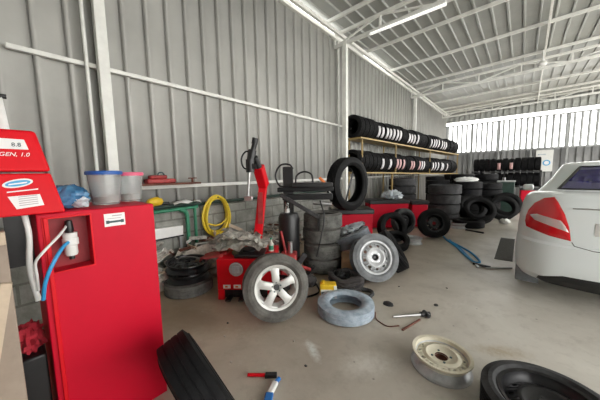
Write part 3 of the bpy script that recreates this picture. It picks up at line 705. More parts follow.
# yellow hose coil
hc = thing('yellow_hose', 'coiled bright yellow air hose hanging on the wall', 'hose', (-3.37, 2.02, .79))
for k in range(6):
    pts = []
    ra, rb = .195 + rnd.uniform(-.035, .03), .275 + rnd.uniform(-.04, .025); cy_, cz_ = rnd.uniform(-.02, .02), rnd.uniform(-.02, .02)
    for i in range(12):
        a = 2 * PI * i / 12; pts.append((.012 * k - .02 + .006 * math.sin(3 * a + k), cy_ + ra * math.sin(a) * (1 - .08 * math.cos(a)), cz_ + rb * math.cos(a)))
    MB().tube(pts, .0165, 8, closed=True).build('hose_loop', 'hosey', hc)
MB().tube([(.03, -.17, -.10), (.04, -.05, -.14), (.04, .06, -.12), (.03, .16, -.04)], .011, 8).build('hose_tail', 'hosey', hc)
MB().cyl((-.06, 0, .27), (.05, 0, .27), .012).build('wall_hook', 'black', hc)

# ------------------------------------------------------------------ black tank machine, tyre stack, hoses
bm = thing('bead_seater', 'tall black post with black clamp arms and hose loops beside the stack of worn tyres', 'tyre machine', (-2.40, 2.53, 0), math.radians(41))
MB().lathe([(.001, 0), (.13, 0), (.145, .02), (.145, .78), (.12, .84), (.001, .85)], 28).build('air_tank', 'black', bm)
MB().cyl((-.02, 0, .84), (-.02, 0, .99), .028).build('glass_gauge', 'clear', bm)
MB().cyl((-.02, 0, .845), (-.02, 0, .90), .034).build('gauge_cap', 'white', bm)
MB().box((-.07, .02, .84), (.07, .14, 1.47)).build('post', 'black', bm, bevel=.01)
MB().box((-.15, .0, 1.13), (.62, .10, 1.19)).build('upper_arm', 'blackmet', bm, bevel=.008)
MB().box((-.08, -.05, 1.02), (.60, .08, 1.10)).build('lower_arm', 'blackmet', bm, bevel=.008)
MB().box((.06, -.08, 1.19), (.60, .14, 1.25)).build('arm_cover', 'black', bm, bevel=.01)
MB().bar((-.10, -.10, 1.10), (.40, -.16, .80), .045, .05).build('swing_arm', 'rubdust', bm, bevel=.006)
MB().bar((.40, -.16, .83), (.40, -.16, .62), .03, .03).build('arm_foot', 'blackmet', bm)
MB().cyl((.33, -.08, .99), (.58, -.08, .96), .03).build('cylinder', 'chrome', bm)
MB().tube([(0, .02, 1.20), (-.12, .02, 1.22), (-.17, .02, 1.36), (-.10, .02, 1.49), (.02, .02, 1.50), (.07, .02, 1.44)], .012, 8).build('hose_loop', 'black', bm)
MB().tube([(.10, .02, 1.24), (.12, .02, 1.35), (.22, .02, 1.40), (.32, .02, 1.36), (.34, .02, 1.25)], .012, 8).build('hose_loop', 'black', bm)
MB().tube([(.42, -.14, 1.02), (.47, -.20, .8), (.42, -.24, .55), (.36, -.26, .3)], .010, 8).build('hanging_hose', 'black', bm)
lbls = ['worn grey tyre at the bottom of the stack beside the black post', 'worn grey tyre second from the floor, stacked beside the black post',
        'worn grey tyre third from the floor, stacked beside the black post', 'worn grey tyre on top of the stack beside the black post']
ts0 = tire('tire', lbls[0], 'tyre', .275, .18, .205, ('rubworn', 'treadworn'), 4, 56, True, 'worn tyres in the stack beside the black post')
place(ts0, (-2.13, 2.93, .1035), 0, 90)
for k in range(1, 4):
    t = dup(ts0); t['label'] = lbls[k]; place(t, (-2.13 + rnd.uniform(-.02, .02), 2.93 + rnd.uniform(-.02, .02), .1035 + .2055 * k), 0, 90, k * 31)
# dark tangle of parts between the alloy wheel and the stack
jk = thing('bead_breaker', 'black and grey bead breaker arm on the floor right of the alloy wheel', 'tool', (-1.98, 2.28, 0), math.radians(35))
MB().bar((-.18, 0, .05), (.05, .02, .40), .07, .06).build('lever', 'rubdust', jk, bevel=.01); MB().bar((-.02, .05, .03), (.16, 0, .26), .06, .05).build('second_lever', 'black', jk, bevel=.01)
MB().blob((.02, .02, .07), (.16, .12, .09), 31, .3, 20, 12, flat=0, freq=2).build('bundle', 'cloth', jk); MB().cyl((-.12, -.04, .3), (.12, -.02, .22), .02).build('pin', 'darkred', jk)
gbt = thing('small_bottle', 'small green and cream bottle standing on the low red machine', 'bottle', tcp(.56, .30, .462))
MB().lathe([(.001, 0), (.03, 0), (.03, .09), (.012, .12), (.012, .14), (.001, .14)], 20).build('bottle_body', 'dust', gbt); MB().lathe([(.031, .02), (.031, .07)], 20).build('bottle_label', 'green', gbt)
MB().cyl((0, 0, .14), (0, 0, .16), .014).build('bottle_cap', 'green', gbt)
rp2 = thing('red_jack', 'dark red hydraulic jack body behind the alloy wheel', 'jack', tcp(.78, .42, 0), math.radians(39))
MB().box((-.12, -.10, 0), (.08, .10, .40)).build('jack_body', 'darkred', rp2, bevel=.02); MB().cyl((0, 0, .40), (0, 0, .54), .03).build('jack_ram', 'chrome', rp2); MB().cyl((-.05, 0, .37), (-.12, .06, .66), .016).build('jack_handle', 'darkred', rp2)

# big tyre leaning over the red machines
def red_machine(name, label, loc, rz, w_, d_, h_, m='red'):
    t = thing(name, label, 'tyre machine', loc, rz)
    b = MB(); b.box((0, 0, .04), (w_, d_, h_)); b.build('cabinet_body', m, t, bevel=.01)
    MB().box((-.02, -.03, h_), (w_ + .02, d_, h_ + .09)).build('tool_tray', 'black', t, bevel=.012)
    for x_, y_ in ((.05, .05), (w_ - .05, .05), (.05, d_ - .05), (w_ - .05, d_ - .05)): MB().cyl((x_, y_, 0), (x_, y_, .04), .03, n=10).build('foot', 'black', t)
    return t
m2 = red_machine('wheel_balancer', 'red machine cabinet with a black top tray behind the blue grey tyre', (-2.66, 4.00, 0), math.radians(41), .76, .50, .60)
MB().box((.0, .10, .69), (.22, .30, .80)).build('control_box', 'dust', m2, bevel=.01)
MB().bar((.25, .2, .69), (.43, .2, 1.42), .03, .03).build('tool_arm', 'blackmet', m2)
MB().cyl((.35, .16, .69), (.35, .16, .76), .09).build('spindle', 'blackmet', m2)
m3 = red_machine('wheel_balancer', 'red machine cabinet with clutter on its tray, below the near end of the tyre shelf', (-2.72, 5.72, 0), math.radians(41), .92, .50, .62)
cbag = tag(MB().blob((0, 0, 0), (.24, .18, .12), 17, .3, 26, 14, flat=-.085, freq=2).build('clear_bag', 'bagclear'), 'crumpled clear bag on the tray of the far red machine', 'bag'); cbag.location = (-2.42, 6.30, .797)
m4 = red_machine('red_compressor', 'small red unit between the standing tyres and the tall grey stack', (-1.98, 6.45, 0), math.radians(41), .38, .40, .58)
m5 = red_machine('red_locker', 'red cabinet on the far side beyond the white car', (.0, 10.9, 0), math.radians(5), .45, .5, .72)
bg2 = tire('tire', 'large black tyre standing on edge above the red machine beside the column', 'tyre', .48, .33, .24, ('rubber', 'tread'), 4, 64)
place(bg2, (-2.39, 4.11, 1.175), -8, 0)
BG2 = bg2
ot = thing('air_gun', 'orange handled tool lying on top of the black clamp arms', 'tool', (-2.10, 3.0, 1.215), math.radians(41))
MB().bar((-.02, -.02, .02), (.06, -.02, -.13), .016, .016).build('tool_shank', 'chrome', ot); MB().bar((-.10, -.02, .10), (-.01, -.02, .01), .045, .04).build('tool_handle', 'orange', ot, bevel=.01)

# yellow can, rope/cloth heap, cable
yc = thing('yellow_can', 'yellow plastic can with a label standing in front of the dark inner tube', 'can', (-1.55, 2.25, 0), math.radians(38))
MB().box((-.10, -.05, 0), (.08, .06, .17)).build('can_body', 'yellow', yc, bevel=.018); MB().cyl((-.06, 0, .17), (-.06, 0, .195), .022).build('can_cap', 'yellow', yc)
MB().box((-.09, -.053, .02), (.035, -.05, .115)).build('can_label', 'paper', yc); MB().box((-.085, -.055, .055), (.0, -.053, .09)).build('label_band', 'ink', yc); MB().box((-.06, -.055, .025), (.03, -.053, .045)).build('label_stripe', 'lidpink', yc)
MB().box((.05, -.056, .0), (.082, -.05, .16)).build('can_handle', 'white', yc, bevel=.006)
it = MB()
for k in range(3):
    pts = [(.19 * math.cos(a * PI / 5) * (1 + .1 * math.sin(a + k)), .14 * math.sin(a * PI / 5), .035 + .045 * k + .02 * math.sin(a * 2 + k)) for a in range(10)]
    it.tube(pts, .032, 8, closed=True)
it = tag(it.build('inner_tube', 'cloth'), 'dark inner tube folded in a heap behind the yellow can', 'inner tube'); it.location = (-1.56, 2.62, 0)
it2 = tag(MB().tube([(.24 * math.cos(a * PI / 6), .13 * math.sin(a * PI / 6), .028 + .01 * math.sin(3 * a)) for a in range(12)], .024, 8, closed=True).build('rubber_strip', 'rubdust'), 'dark rubber ring lying on the floor beside the cardboard box', 'rubber ring'); it2.location = (-1.93, 2.78 - .22, .0); it2.rotation_euler = (0, 0, .6)
it2.location = (-1.30, 2.52, 0); it2.scale = (.55, .8, 1)
cp = tag(MB().lathe([(.001, .028), (.025, .03), (.045, .018), (.05, 0), (.001, 0)], 24).build('rubber_plug', 'black'), 'small black rubber cap on the floor right of the flat blue grey tyre', 'cap'); cp.location = (-.985, 2.51, 0); cp.scale = (1.1, .8, 1)
cp2 = tag(MB().lathe([(.001, .012), (.018, .01), (.022, 0), (.001, 0)], 16).build('washer', 'rubdust'), 'tiny dark washer on the floor above the wheel wrench', 'washer'); cp2.location = (-.60, 2.80, 0)
wr = thing('wheel_wrench', 'grey metal wrench with a thick head lying on the floor', 'tool', (-.72, 2.43, 0), math.radians(43))
MB().cyl((-.19, -.01, .016), (.10, .0, .02), .013).build('handle', 'chrome', wr); MB().cyl((.08, 0, .022), (.17, 0, .022), .022).build('socket', 'blackmet', wr); MB().cyl((.135, -.045, .024), (.135, .04, .024), .020).build('cross_socket', 'blackmet', wr)
lv = tag(MB().bar((0, 0, .008), (.27, .06, .008), .018, .012).build('tire_lever', 'rust', bevel=.003), 'thin dark tyre lever lying beside the metal wrench', 'tool'); lv.location = (-.715, 2.15, 0); lv.rotation_euler = (0, 0, 1.1)
cbl = tag(MB().tube([(-1.02, 2.28, .006), (-.97, 2.18, .006), (-.90, 2.14, .006), (-.83, 2.13, .006), (-.76, 2.20, .006)], .005, 8).build('cable', 'rust'), 'thin brown cable curling between the flat tyre and the wrench', 'cable')
vs_ = tag(MB().cyl((0, 0, .006), (.012, .03, .05), .006).build('tire_valve', 'rust'), 'small valve stem standing beside the cream rim', 'valve'); vs_.location = (-.53, 1.98, 0)
# hammer-like tool lower centre
pl = thing('hand_tool', 'tool with a red handle and black head lying on the floor at the bottom centre', 'tool', (-1.22, 1.06, 0), math.radians(41))
MB().cyl((-.15, .02, .012), (-.03, .015, .012), .011).build('tool_handle', 'redb', pl); MB().box((-.03, -.005, 0), (.05, .03, .025)).build('tool_head', 'black', pl, bevel=.004)
tb = thing('glue_tube', 'white and blue squeezed tube lying beside the red handled tool', 'tube', (-1.17, 1.03, 0), math.radians(41))
MB().bar((.0, -.09, .02), (.03, .0, .02), .04, .03).build('tube_body', 'white', tb, bevel=.01); MB().bar((-.005, -.15, .018), (.0, -.085, .02), .05, .025).build('tube_end', 'blue', tb, bevel=.006); MB().cyl((.032, .0, .02), (.05, .03, .02), .014).build('tube_cap', 'blue', tb)

# blue hose with gauge
bh = thing('blue_air_hose', 'blue air hose laid in a loop across the aisle floor, ending in a metal gun', 'hose', (0, 0, 0))
MB().tube([(-1.30, 6.3, .012), (-1.10, 5.75, .012), (-.85, 5.3, .012), (-.70, 4.95, .012), (-.52, 4.58, .012), (-.44, 4.50, .012), (-.42, 4.62, .012), (-.60, 5.05, .012), (-.95, 5.55, .012), (-1.02, 5.7, .014)], .016, 8).build('hose', 'bluehose', bh)
MB().tube([(-.85, 5.30, .030), (-.72, 5.10, .012), (-.60, 4.80, .012), (-.50, 4.56, .016)], .013, 8).build('hose_loop', 'bluehose', bh)
ig = thing('inflator_gun', 'black and silver inflator gun at the end of the blue hose', 'tool', (-.30, 4.38, 0), math.radians(20))
MB().bar((-.16, .08, .02), (.03, -.02, .02), .035, .03).build('gun_body', 'blackmet', ig, bevel=.006); MB().cyl((-.03, -.05, .012), (.30, .06, .012), .012).build('nozzle', 'chrome', ig); MB().bar((-.13, .09, .015), (-.13, -.06, .015), .025, .02).build('trigger', 'chrome', ig)
dn = tag(MB().box((-.12, -.85, 0), (.10, .80, .006)).build('floor_grate', 'steelg'), 'dark square grate set in the floor beside the rear of the car', 'grate'); dn.location = (-.14, 5.75, 0)
dn.data.materials[0] = mat('grate_dark', (.11, .11, .10), .8, 0, .2, 30)
# pebbles
rnd = random.Random(3)
for k, (x, y) in enumerate(((-1.55, .98), (-2.0, 1.25), (-1.0, 2.9), (-1.05, 3.0), (-.9, 3.1), (-1.1, 1.3), (-1.35, 1.45), (-.6, 3.3), (-1.85, 1.12))):
    p = tag(MB().blob((0, 0, .004), (.012, .009, .006), k, .2, 10, 6, flat=0).build('pebble', 'rubdust' if k % 2 else 'dust'), 'tiny stone lying loose on the workshop floor', 'stone', 'tiny stones scattered on the floor'); p.location = (x, y, 0)

# ------------------------------------------------------------------ tyre shelf along the wall
A = Vector((-3.02, 5.80, 0)); B = Vector((-2.62, 10.0, 0)); C_ = Vector((-2.20, 13.55, 0))
rk = thing('tire_rack', 'long two level tyre shelf with yellow edges along the metal wall', 'shelf', (0, 0, 0))
ZU = lambda s: 2.25 - .12 * s; ZL = lambda s: 1.395 - .12 * s
Ltot = (B - A).length + (C_ - B).length
def shelf_pt(d):
    L1 = (B - A).length
    if d < L1: return A + (B - A) * (d / L1), (B - A).normalized(), d / Ltot
    return B + (C_ - B) * ((d - L1) / (C_ - B).length), (C_ - B).normalized(), d / Ltot
dep = .45
for seg, (p, q_, s0, s1) in enumerate(((A, B, 0, (B - A).length / Ltot), (B, C_, (B - A).length / Ltot, 1))):
    t = (q_ - p).normalized(); nrm = Vector((-t.y, t.x, 0))
    for nm_, Z in (('upper_board', ZU), ('lower_board', ZL)):
        a = MB()
        P0, P1 = p.copy(), q_.copy(); P0.z, P1.z = Z(s0), Z(s1); n_ = nrm * dep
        th = Vector((0, 0, .038))
        a.add([P0, P1, P1 + n_, P0 + n_, P0 - th, P1 - th, P1 + n_ - th, P0 + n_ - th], [(0, 1, 2, 3), (7, 6, 5, 4), (0, 4, 5, 1), (1, 5, 6, 2), (2, 6, 7, 3), (3, 7, 4, 0)])
        a.build(nm_, 'shelfy' , rk)
for d in (.10, 1.9, 4.6, Ltot - .1):
    P, t, s = shelf_pt(d); nrm = Vector((-t.y, t.x, 0)); q0 = P + nrm * .03; z1 = ZU(s) - .045; q1 = P + nrm * (dep - .03)
    MB().bar((q1.x, q1.y, 0), (q1.x, q1.y, z1), .03, .03).build('rear_post', 'shelfy', rk)
    MB().bar((q0.x, q0.y, ZL(s)), (q0.x, q0.y, z1), .032, .032).build('front_post', 'shelfy', rk)
for d in (1.75,):
    P, t, s = shelf_pt(d); nrm = Vector((-t.y, t.x, 0)); q0 = P + nrm * .06
    MB().bar((q0.x, q0.y, 0), (q0.x, q0.y, ZL(s) - .045), .045, .045).build('front_leg', 'shelfy', rk)
# rack tyres: shared meshes, three finishes
def rack_proto(R, w_, kind):
    t = tag(tire_mb(R, R * .64, w_, 30, 3).build('tire', ['rubber', 'tread'], ang=30), '', 'tyre')
    if kind:
        lw = w_ * .28; n_ = 4; vs = []; a0, a1 = -.35, .75   # sticker wraps the tread; local x is turned to face the aisle
        for i in range(n_ + 1):
            a = a0 + (a1 - a0) * i / n_
            for z in (-lw, lw): vs.append(((R + .003) * math.cos(a), (R + .003) * math.sin(a), z))
        MB().add(vs, [(2 * i, 2 * i + 2, 2 * i + 3, 2 * i + 1) for i in range(n_)]).build('tread_sticker', 'stick' if kind == 1 else 'stickp', t, solid=.002)
    return t
protos = {}
def rack_tire(R, kind, c, axis, face, label, group):
    key = (R, kind)
    if key not in protos: t = protos[key] = rack_proto(R, .204, kind)
    else: t = dup(protos[key])
    z = Vector(axis).normalized(); x = Vector(face); x = (x - z * x.dot(z)).normalized(); y = z.cross(x)
    t.matrix_world = Matrix.Translation(Vector(c)) @ Matrix((x, y, z)).transposed().to_4x4()
    t['label'] = label; t['group'] = group; return t
rnd = random.Random(5)
KU = [0, 0, 0, 0, 1, 1, 1, 1, 1, 1, 1, 0, 0, 1, 1, 1, 1, 0, 0, 0, 0, 0, 1, 1, 1, 1, 0, 1, 1, 1, 0, 0, 0, 0, 0]
KL = [0, 0, 0, 0, 0, 1, 0, 1, 0, 2, 2, 2, 0, 0, 2, 2, 0, 2, 1, 1, 0, 0, 0, 1, 1, 1, 0, 1, 1, 0, 1, 0, 0, 0, 0]
for lev, (Z, KK, nm_) in enumerate(((ZU, KU, 'upper'), (ZL, KL, 'lower'))):
    d = -.10; k = 0
    while d < Ltot - .12 and k < 40:
        P, t, s = shelf_pt(max(d, 0)); 
        if d < 0: P = P + t * d
        nrm = Vector((-t.y, t.x, 0)); R = (.27 if (k // 4) % 2 else .285) + .02 * s
        if abs(d - (B - A).length) < .13: d += .05
        if d < 0: d = .10; continue
        c = P + nrm * (.275 + rnd.uniform(-.015, .015)); c.z = Z(s) + R + .004
        kd = KK[k % 35]
        lab = {0: 'plain black tyre standing upright on the %s level of the long shelf', 1: 'black tyre with a white tread sticker on the %s level of the long shelf', 2: 'black tyre with a pinkish tread sticker on the %s level of the long shelf'}[kd] % nm_
        rack_tire(R, kd, c, t, -nrm, lab, {0: 'plain tyres on the %s level of the long shelf', 1: 'white stickered tyres on the %s level of the long shelf', 2: 'pink stickered tyres on the %s level of the long shelf'}[kd] % nm_)
        d += .2055; k += 1

# back rack, crossing the end of the aisle
br = thing('back_rack', 'two level steel rack of tyres across the end of the workshop', 'shelf', (-1.75, 14.0, 0))
for z, nn in ((1.32, 'upper_board'), (.70, 'lower_board')): MB().box((0, 0, z - .04), (2.35, .6, z)).build(nn, 'blackmet', br)
for x in (.02, 1.17, 2.32):
    for y in (.03, .57): MB().box((x - .02, y - .02, 0), (x + .02, y + .02, 1.36)).build('post', 'blackmet', br)
for lev, z in ((0, 1.32), (1, .70)):
    for k in range(11):
        kd = (0, 0, 0, 0, 2, 0, 2, 0, 0, 0, 0)[k] if lev == 0 else (0, 0, 1, 0, 0, 1, 0, 0, 0, 0, 0)[k]
        R = .29; ln = ('upper', 'lower')[lev]
        ax = (1, 0, 0); cy = 14.3
        lab = {0: 'plain black tyre on the %s level of the rack at the end of the workshop', 1: 'white stickered tyre on the %s level of the rack at the end of the workshop', 2: 'pink stickered tyre on the %s level of the rack at the end of the workshop'}[kd] % ln
        rack_tire(.285 if kd == 0 else .27, kd, (-1.60 + k * .2055, cy, z + (.288 if kd == 0 else .273)), ax, (0, -1, 0), lab, lab.replace('black tyre', 'tyres').replace('stickered tyre', 'stickered tyres'))
wbd = thing('notice_board', 'white notice board with a round blue mark on the back wall above the car roof', 'sign', (.47, 17.42, 1.28))
MB().box((0, 0, 0), (.62, .04, 1.05)).build('board', 'white', wbd, bevel=.01)
MB().lathe([(.001, 0), (.14, 0), (.14, .008), (.001, .008)], 28, Matrix.Translation((.40, 0, .42)) @ Matrix.Rotation(PI / 2, 4, 'X')).build('round_mark', 'inkblue', wbd)
MB().lathe([(.001, 0), (.09, 0), (.09, .012), (.001, .012)], 28, Matrix.Translation((.40, 0, .42)) @ Matrix.Rotation(PI / 2, 4, 'X')).build('mark_centre', 'paper', wbd)
MB().box((.06, -.006, .80), (.36, 0, .86)).build('printed_bar', 'bagclear', wbd)

# ------------------------------------------------------------------ big tyre stacks and standing tyres beyond
def stack(x, y, R, w_, n_, mats, place_txt, group, jitter=.03, seed=0):
    r_ = random.Random(seed); z = 0; first = None
    words = ['bottom', 'second from the floor', 'third from the floor', 'fourth from the floor', 'fifth from the floor', 'sixth from the floor']
    for k in range(n_):
        pos = 'at the top' if k == n_ - 1 and n_ > 1 else ('at the bottom' if k == 0 else words[k])
        lb = 'tyre %s of the %s' % (pos, place_txt) if 'from' not in pos else 'tyre %s in the %s' % (pos, place_txt)
        if first is None: t = first = tire('tire', lb, 'tyre', R, R * .62, w_, mats, 3, 44, False, group)
        else: t = dup(first)
        t['label'] = lb
        place(t, (x + r_.uniform(-jitter, jitter) * (k > 0), y + r_.uniform(-jitter, jitter) * (k > 0), z + w_ / 2 + .001), 0, 90, k * 37); z += w_ * 1.002
GREY = ('rubdust', 'rubdust'); BLK = ('rubber', 'tread')
stack(-1.58, 7.78, .40, .255, 4, GREY, 'big grey stack behind the standing tyres', 'tyres in the big grey stack')
stack(-2.85, 8.25, .40, .235, 5, GREY, 'grey stack under the long shelf', 'tyres in the grey stack under the shelf', .01)
stack(-2.02, 9.0, .34, .22, 5, BLK, 'black stack behind the big grey one', 'tyres in the black stack behind the grey one', .02, 2)
stack(-1.22, 9.15, .38, .21, 5, BLK, 'black stack capped by the white bag', 'tyres in the black stack under the white bag', .02, 3)
stack(-.80, 9.85, .36, .20, 5, BLK, 'black stack by the green bin', 'tyres in the black stack next to the green bin', .02, 4)
stack(-1.55, 10.2, .36, .21, 6, BLK, 'tall black stack behind the bagged one', 'tyres in the tall black rear stack', .02, 5)
stack(-.95, 10.95, .36, .21, 6, BLK, 'black stack behind the green bin', 'tyres in the last row black stack', .02, 6)
stack(-2.29, 9.95, .30, .20, 6, BLK, 'narrow black stack by the shelf', 'tyres in the last row stack by the shelf', .02, 7)
stack(-2.0, 11.6, .36, .21, 6, BLK, 'rearmost black stack before the end rack', 'tyres in the rearmost black stack', .02, 8)
# standing and leaning tyres
def leaner(label, x, y, R, w_, az, el, base=0, mats=BLK, name='tire'):
    return rest(tire(name, label, 'tyre', R, R * .62, w_, mats, 3, 48), x, y, R, w_, az, el, 0, base)
t_ = leaner('black tyre with a red wheel centre standing in front of the big grey stack', -1.32, 5.68, .29, .19, -62, 14)
rw = thing('wheel', 'black wheel with a red centre standing in front of the small red unit', 'wheel')
bpy.data.objects.remove(t_)
tire_mb(.30, .17, .19, 48, 3).build('tire', ['rubber', 'tread'], rw, ang=30); steel_wheel_parts(rw, .17, .19, 'blackmet', 8, .012, .0, 'darkred', 4, 'black')
rest(rw, -1.33, 5.72, .30, .19, -58, 14)
gw = thing('wheel', 'grey dusty wheel standing left of the black wheel with a red centre', 'wheel')
tire_mb(.28, .17, .18, 48, 3).build('tire', ['rubdust', 'treaddust'], gw, ang=30); steel_wheel_parts(gw, .17, .18, 'blackmet', 8, .012, .0, 'ink', 4, 'chrome')
rest(gw, -1.95, 5.75, .28, .18, -30, 8)
leaner('black tyre standing at an angle in front of the far red machine', -1.86, 4.88, .29, .19, -35, 16)
leaner('black tyre lying tilted between the red machine and the silver rim', -1.62, 4.72 - .28, .22, .15, -60, 62)
sr = thing('rim', 'silver rim lying flat in front of the standing wheels', 'wheel rim'); barrel_mb(.17, .13, 40).build('rim', 'silver', sr)
d = MB(); ring_holes(d, .10, .145, 8, .012, lambda q: .02); d.lathe([(.03, .0), (.06, .0), (.10, .02)], 40); d.build('wheel_disc', 'silver', sr, solid=.004)
place(sr, (-1.54, 5.08, .060), 0, 90)
sr2 = thing('rim', 'silver rim lying at the foot of the big grey stack', 'wheel rim'); barrel_mb(.22, .16, 40).build('rim', 'silver', sr2)
MB().lathe([(.04, 0), (.09, .0), (.14, .03), (.205, 0)], 40).build('wheel_disc', 'rust', sr2, solid=.004)
place(sr2, (-1.14, 7.18, .072), 0, 90)
leaner('black tyre leaning low in front of the dark stacks, nearest the aisle', -.80, 8.0, .36, .22, -68, 38)
leaner('black tyre leaning behind the nearest one at the foot of the dark stacks', -1.02, 8.42, .36, .22, -60, 30)
leaner('black tyre standing at the right end of the dark pile', -.35, 8.9, .33, .2, -75, 22)
leaner('black tyre leaning at the right edge of the dark pile beside the car', -.30, 9.5, .36, .2, -80, 25)
# loose parts around the low red machine
for q_, (px_, py_, rz_, lb_) in enumerate(((-2.12, 2.02, .4, 'small dark box of parts on the floor behind the alloy wheel'), (-2.62, 2.28, 1.0, 'dark crate wedged behind the low red machine'), (-1.62, 2.62, 1.9, 'small black crate behind the yellow can'))):
    cx_ = thing('parts_crate', lb_, 'crate', (px_, py_, 0), rz_)
    MB().box((-.12, -.09, 0), (.12, .09, .02)).build('crate_floor', 'black', cx_)
    w_ = MB(); w_.box((-.12, -.09, .02), (.12, -.08, .16)); w_.box((-.12, .08, .02), (.12, .09, .16)); w_.box((-.12, -.08, .02), (-.11, .08, .16)); w_.box((.11, -.08, .02), (.12, .08, .16)); w_.build('crate_walls', 'black', cx_, bevel=.003)
    MB().blob((0, 0, .09), (.09, .06, .07), 50 + q_, .3, 16, 10, flat=.022, freq=2).build('loose_parts', ('cloth', 'rust', 'rubdust')[q_], cx_)
tag(MB().tube([(-2.25, 2.25, .012), (-2.20, 2.05, .012), (-2.02, 1.90, .012), (-1.80, 1.98, .012), (-1.70, 2.25, .012), (-1.85, 2.42, .012)], .010, 8).build('air_line', 'black'), 'black air line looping across the floor from the black tank', 'hose')
fb_ = tire('tire', 'black tyre lying flat at the foot of the dark pile', 'tyre', .34, .21, .18, BLK, 3, 44); place(fb_, (-.95, 7.45 - .02, .092), 0, 90)
pbw = tag(MB().blob((0, 0, .05), (.32, .17, .08), 41, .25, 26, 14, flat=0, freq=2).build('white_bag', 'bagwhite'), 'crumpled white bag lying on top of the dark tyre stack', 'bag'); pbw.location = (-1.26, 9.12, 1.055); pbw.rotation_euler = (0, 0, .6)
gbx = thing('green_bin', 'dark green metal bin between the tyre stacks and the far red cabinet', 'bin', (-.58, 10.35, 0))
MB().box((0, 0, 0), (.42, .45, 1.0)).build('bin_body', 'darkgreen', gbx, bevel=.01); MB().box((-.02, -.02, 1.0), (.44, .47, 1.04)).build('bin_lid', 'steelg', gbx, bevel=.008)
wcup = tag(MB().blob((0, 0, .06), (.12, .10, .07), 44, .2, 18, 10, flat=0).build('paper_scrap', 'bagwhite'), 'crumpled white paper on the floor at the right of the dark pile', 'paper'); wcup.location = (-.28, 8.35, 0)
st_ = tag(MB().cyl((0, 0, .015), (.35, -.12, .015), .02).build('black_bar', 'black'), 'short black bar lying on the floor in front of the dark tyre pile', 'bar'); st_.location = (-.92, 6.9, 0)

# ------------------------------------------------------------------ white car
CAR = thing('white_car', 'white sedan with a red tail light, parked beside the tyre piles', 'car', (-.06, 3.56, 0), math.radians(-4))
W_, L_ = 1.72, 4.35; cx = W_ / 2
def outline(a, y0, y1, rx, ry, crown=.10, ns=26, nc=9, nr=14):
    """counter-clockwise plan ring starting at the rear left end of the rear face"""
    pts = []; 
    def side(p, q, n_): return [(p[0] + (q[0] - p[0]) * i / n_, p[1] + (q[1] - p[1]) * i / n_) for i in range(n_)]
    def arc(c, a0, n_): return [(c[0] + rx * math.cos(a0 + PI / 2 * i / n_), c[1] + ry * math.sin(a0 + PI / 2 * i / n_)) for i in range(n_)]
    pts += side((-a + rx, y0), (a - rx, y0), nr) + arc((a - rx, y0 + ry), -PI / 2, nc) + side((a, y0 + ry), (a, y1 - ry), ns) + arc((a - rx, y1 - ry), 0, nc)
    pts += side((a - rx, y1), (-a + rx, y1), nr) + arc((-a + rx, y1 - ry), PI / 2, nc) + side((-a, y1 - ry), (-a, y0 + ry), ns) + arc((-a + rx, y0 + ry), PI, nc)
    out = []; ym = (y0 + y1) / 2; hb = (y1 - y0) / 2
    for x, y in pts:
        u = x / a; v = (y - ym) / hb
        y2 = y - v * abs(v) ** 3 * crown * u * u; x2 = x * (1 - .05 * abs(v) ** 3)
        out.append((x2 + cx, y2))
    return out
def ztop(y):
    K = ((0, 1.10), (.35, 1.125), (.8, 1.11), (1.3, 1.02), (3.0, .97), (3.4, .92), (4.1, .76), (4.4, .66))
    if y <= K[0][0]: return K[0][1]
    for (a, b), (c, d) in zip(K, K[1:]):
        if y <= c: return b + (d - b) * (y - a) / (c - a)
    return K[-1][1]
levels = [(.0, .10, .10), (.02, .04, .03), (.10, .0, -.03), (.30, -.01, -.045), (.46, -.005, -.03), (.485, .0, .0), (.60, .0, .0), (.75, .012, .012), (.88, .03, .03), (.95, .055, .045), (.985, .085, .075), (1., .13, .13), (1.0, .30, .35), (1.0, .6, 1.2)]
body = MB(); rings = []
for h_, ins_, yo in levels:
    ring = outline(W_ / 2 - ins_, .04 + yo, L_ - yo * .8, max(.05, .34 - ins_ * .3), max(.06, .36 - ins_ * .2))
    zb_ = .17
    rings.append([(x, y, zb_ + h_ * (ztop(y) - zb_) + (.012 if ins_ > .25 else 0)) for x, y in ring])
n_ = len(rings[0])
for r_ in rings: body.v += r_
for k in range(len(rings) - 1): body.f += [(k * n_ + i, k * n_ + (i + 1) % n_, (k + 1) * n_ + (i + 1) % n_, (k + 1) * n_ + i) for i in range(n_)]
body.f.append(tuple(range(n_))[::-1]); body.f.append(tuple((len(rings) - 1) * n_ + i for i in range(n_))); body.m = [0] * len(body.f)
bo = body.build('car_body', 'carpaint', CAR, ang=35)
cut = MB()
for y in (.80, 3.42): cut.cyl((-.2, y, .30), (.24, y, .30), .345, n=40); cut.cyl((W_ - .24, y, .30), (W_ + .2, y, .30), .345, n=40)
co = cut.build('cutter', 'black'); bm_ = bo.modifiers.new('arches', 'BOOLEAN'); bm_.operation = 'DIFFERENCE'; bm_.object = co; bm_.solver = 'EXACT'
bo.parent = None
dg = bpy.context.evaluated_depsgraph_get(); nme = bpy.data.meshes.new_from_object(bo.evaluated_get(dg)); bo.modifiers.clear(); bo.data = nme; bo.parent = CAR
bpy.data.objects.remove(co)
nme.set_sharp_from_angle(angle=math.radians(35))
bvh = BVHTree.FromPolygons([v.co.copy() for v in nme.vertices], [tuple(p.vertices) for p in nme.polygons])
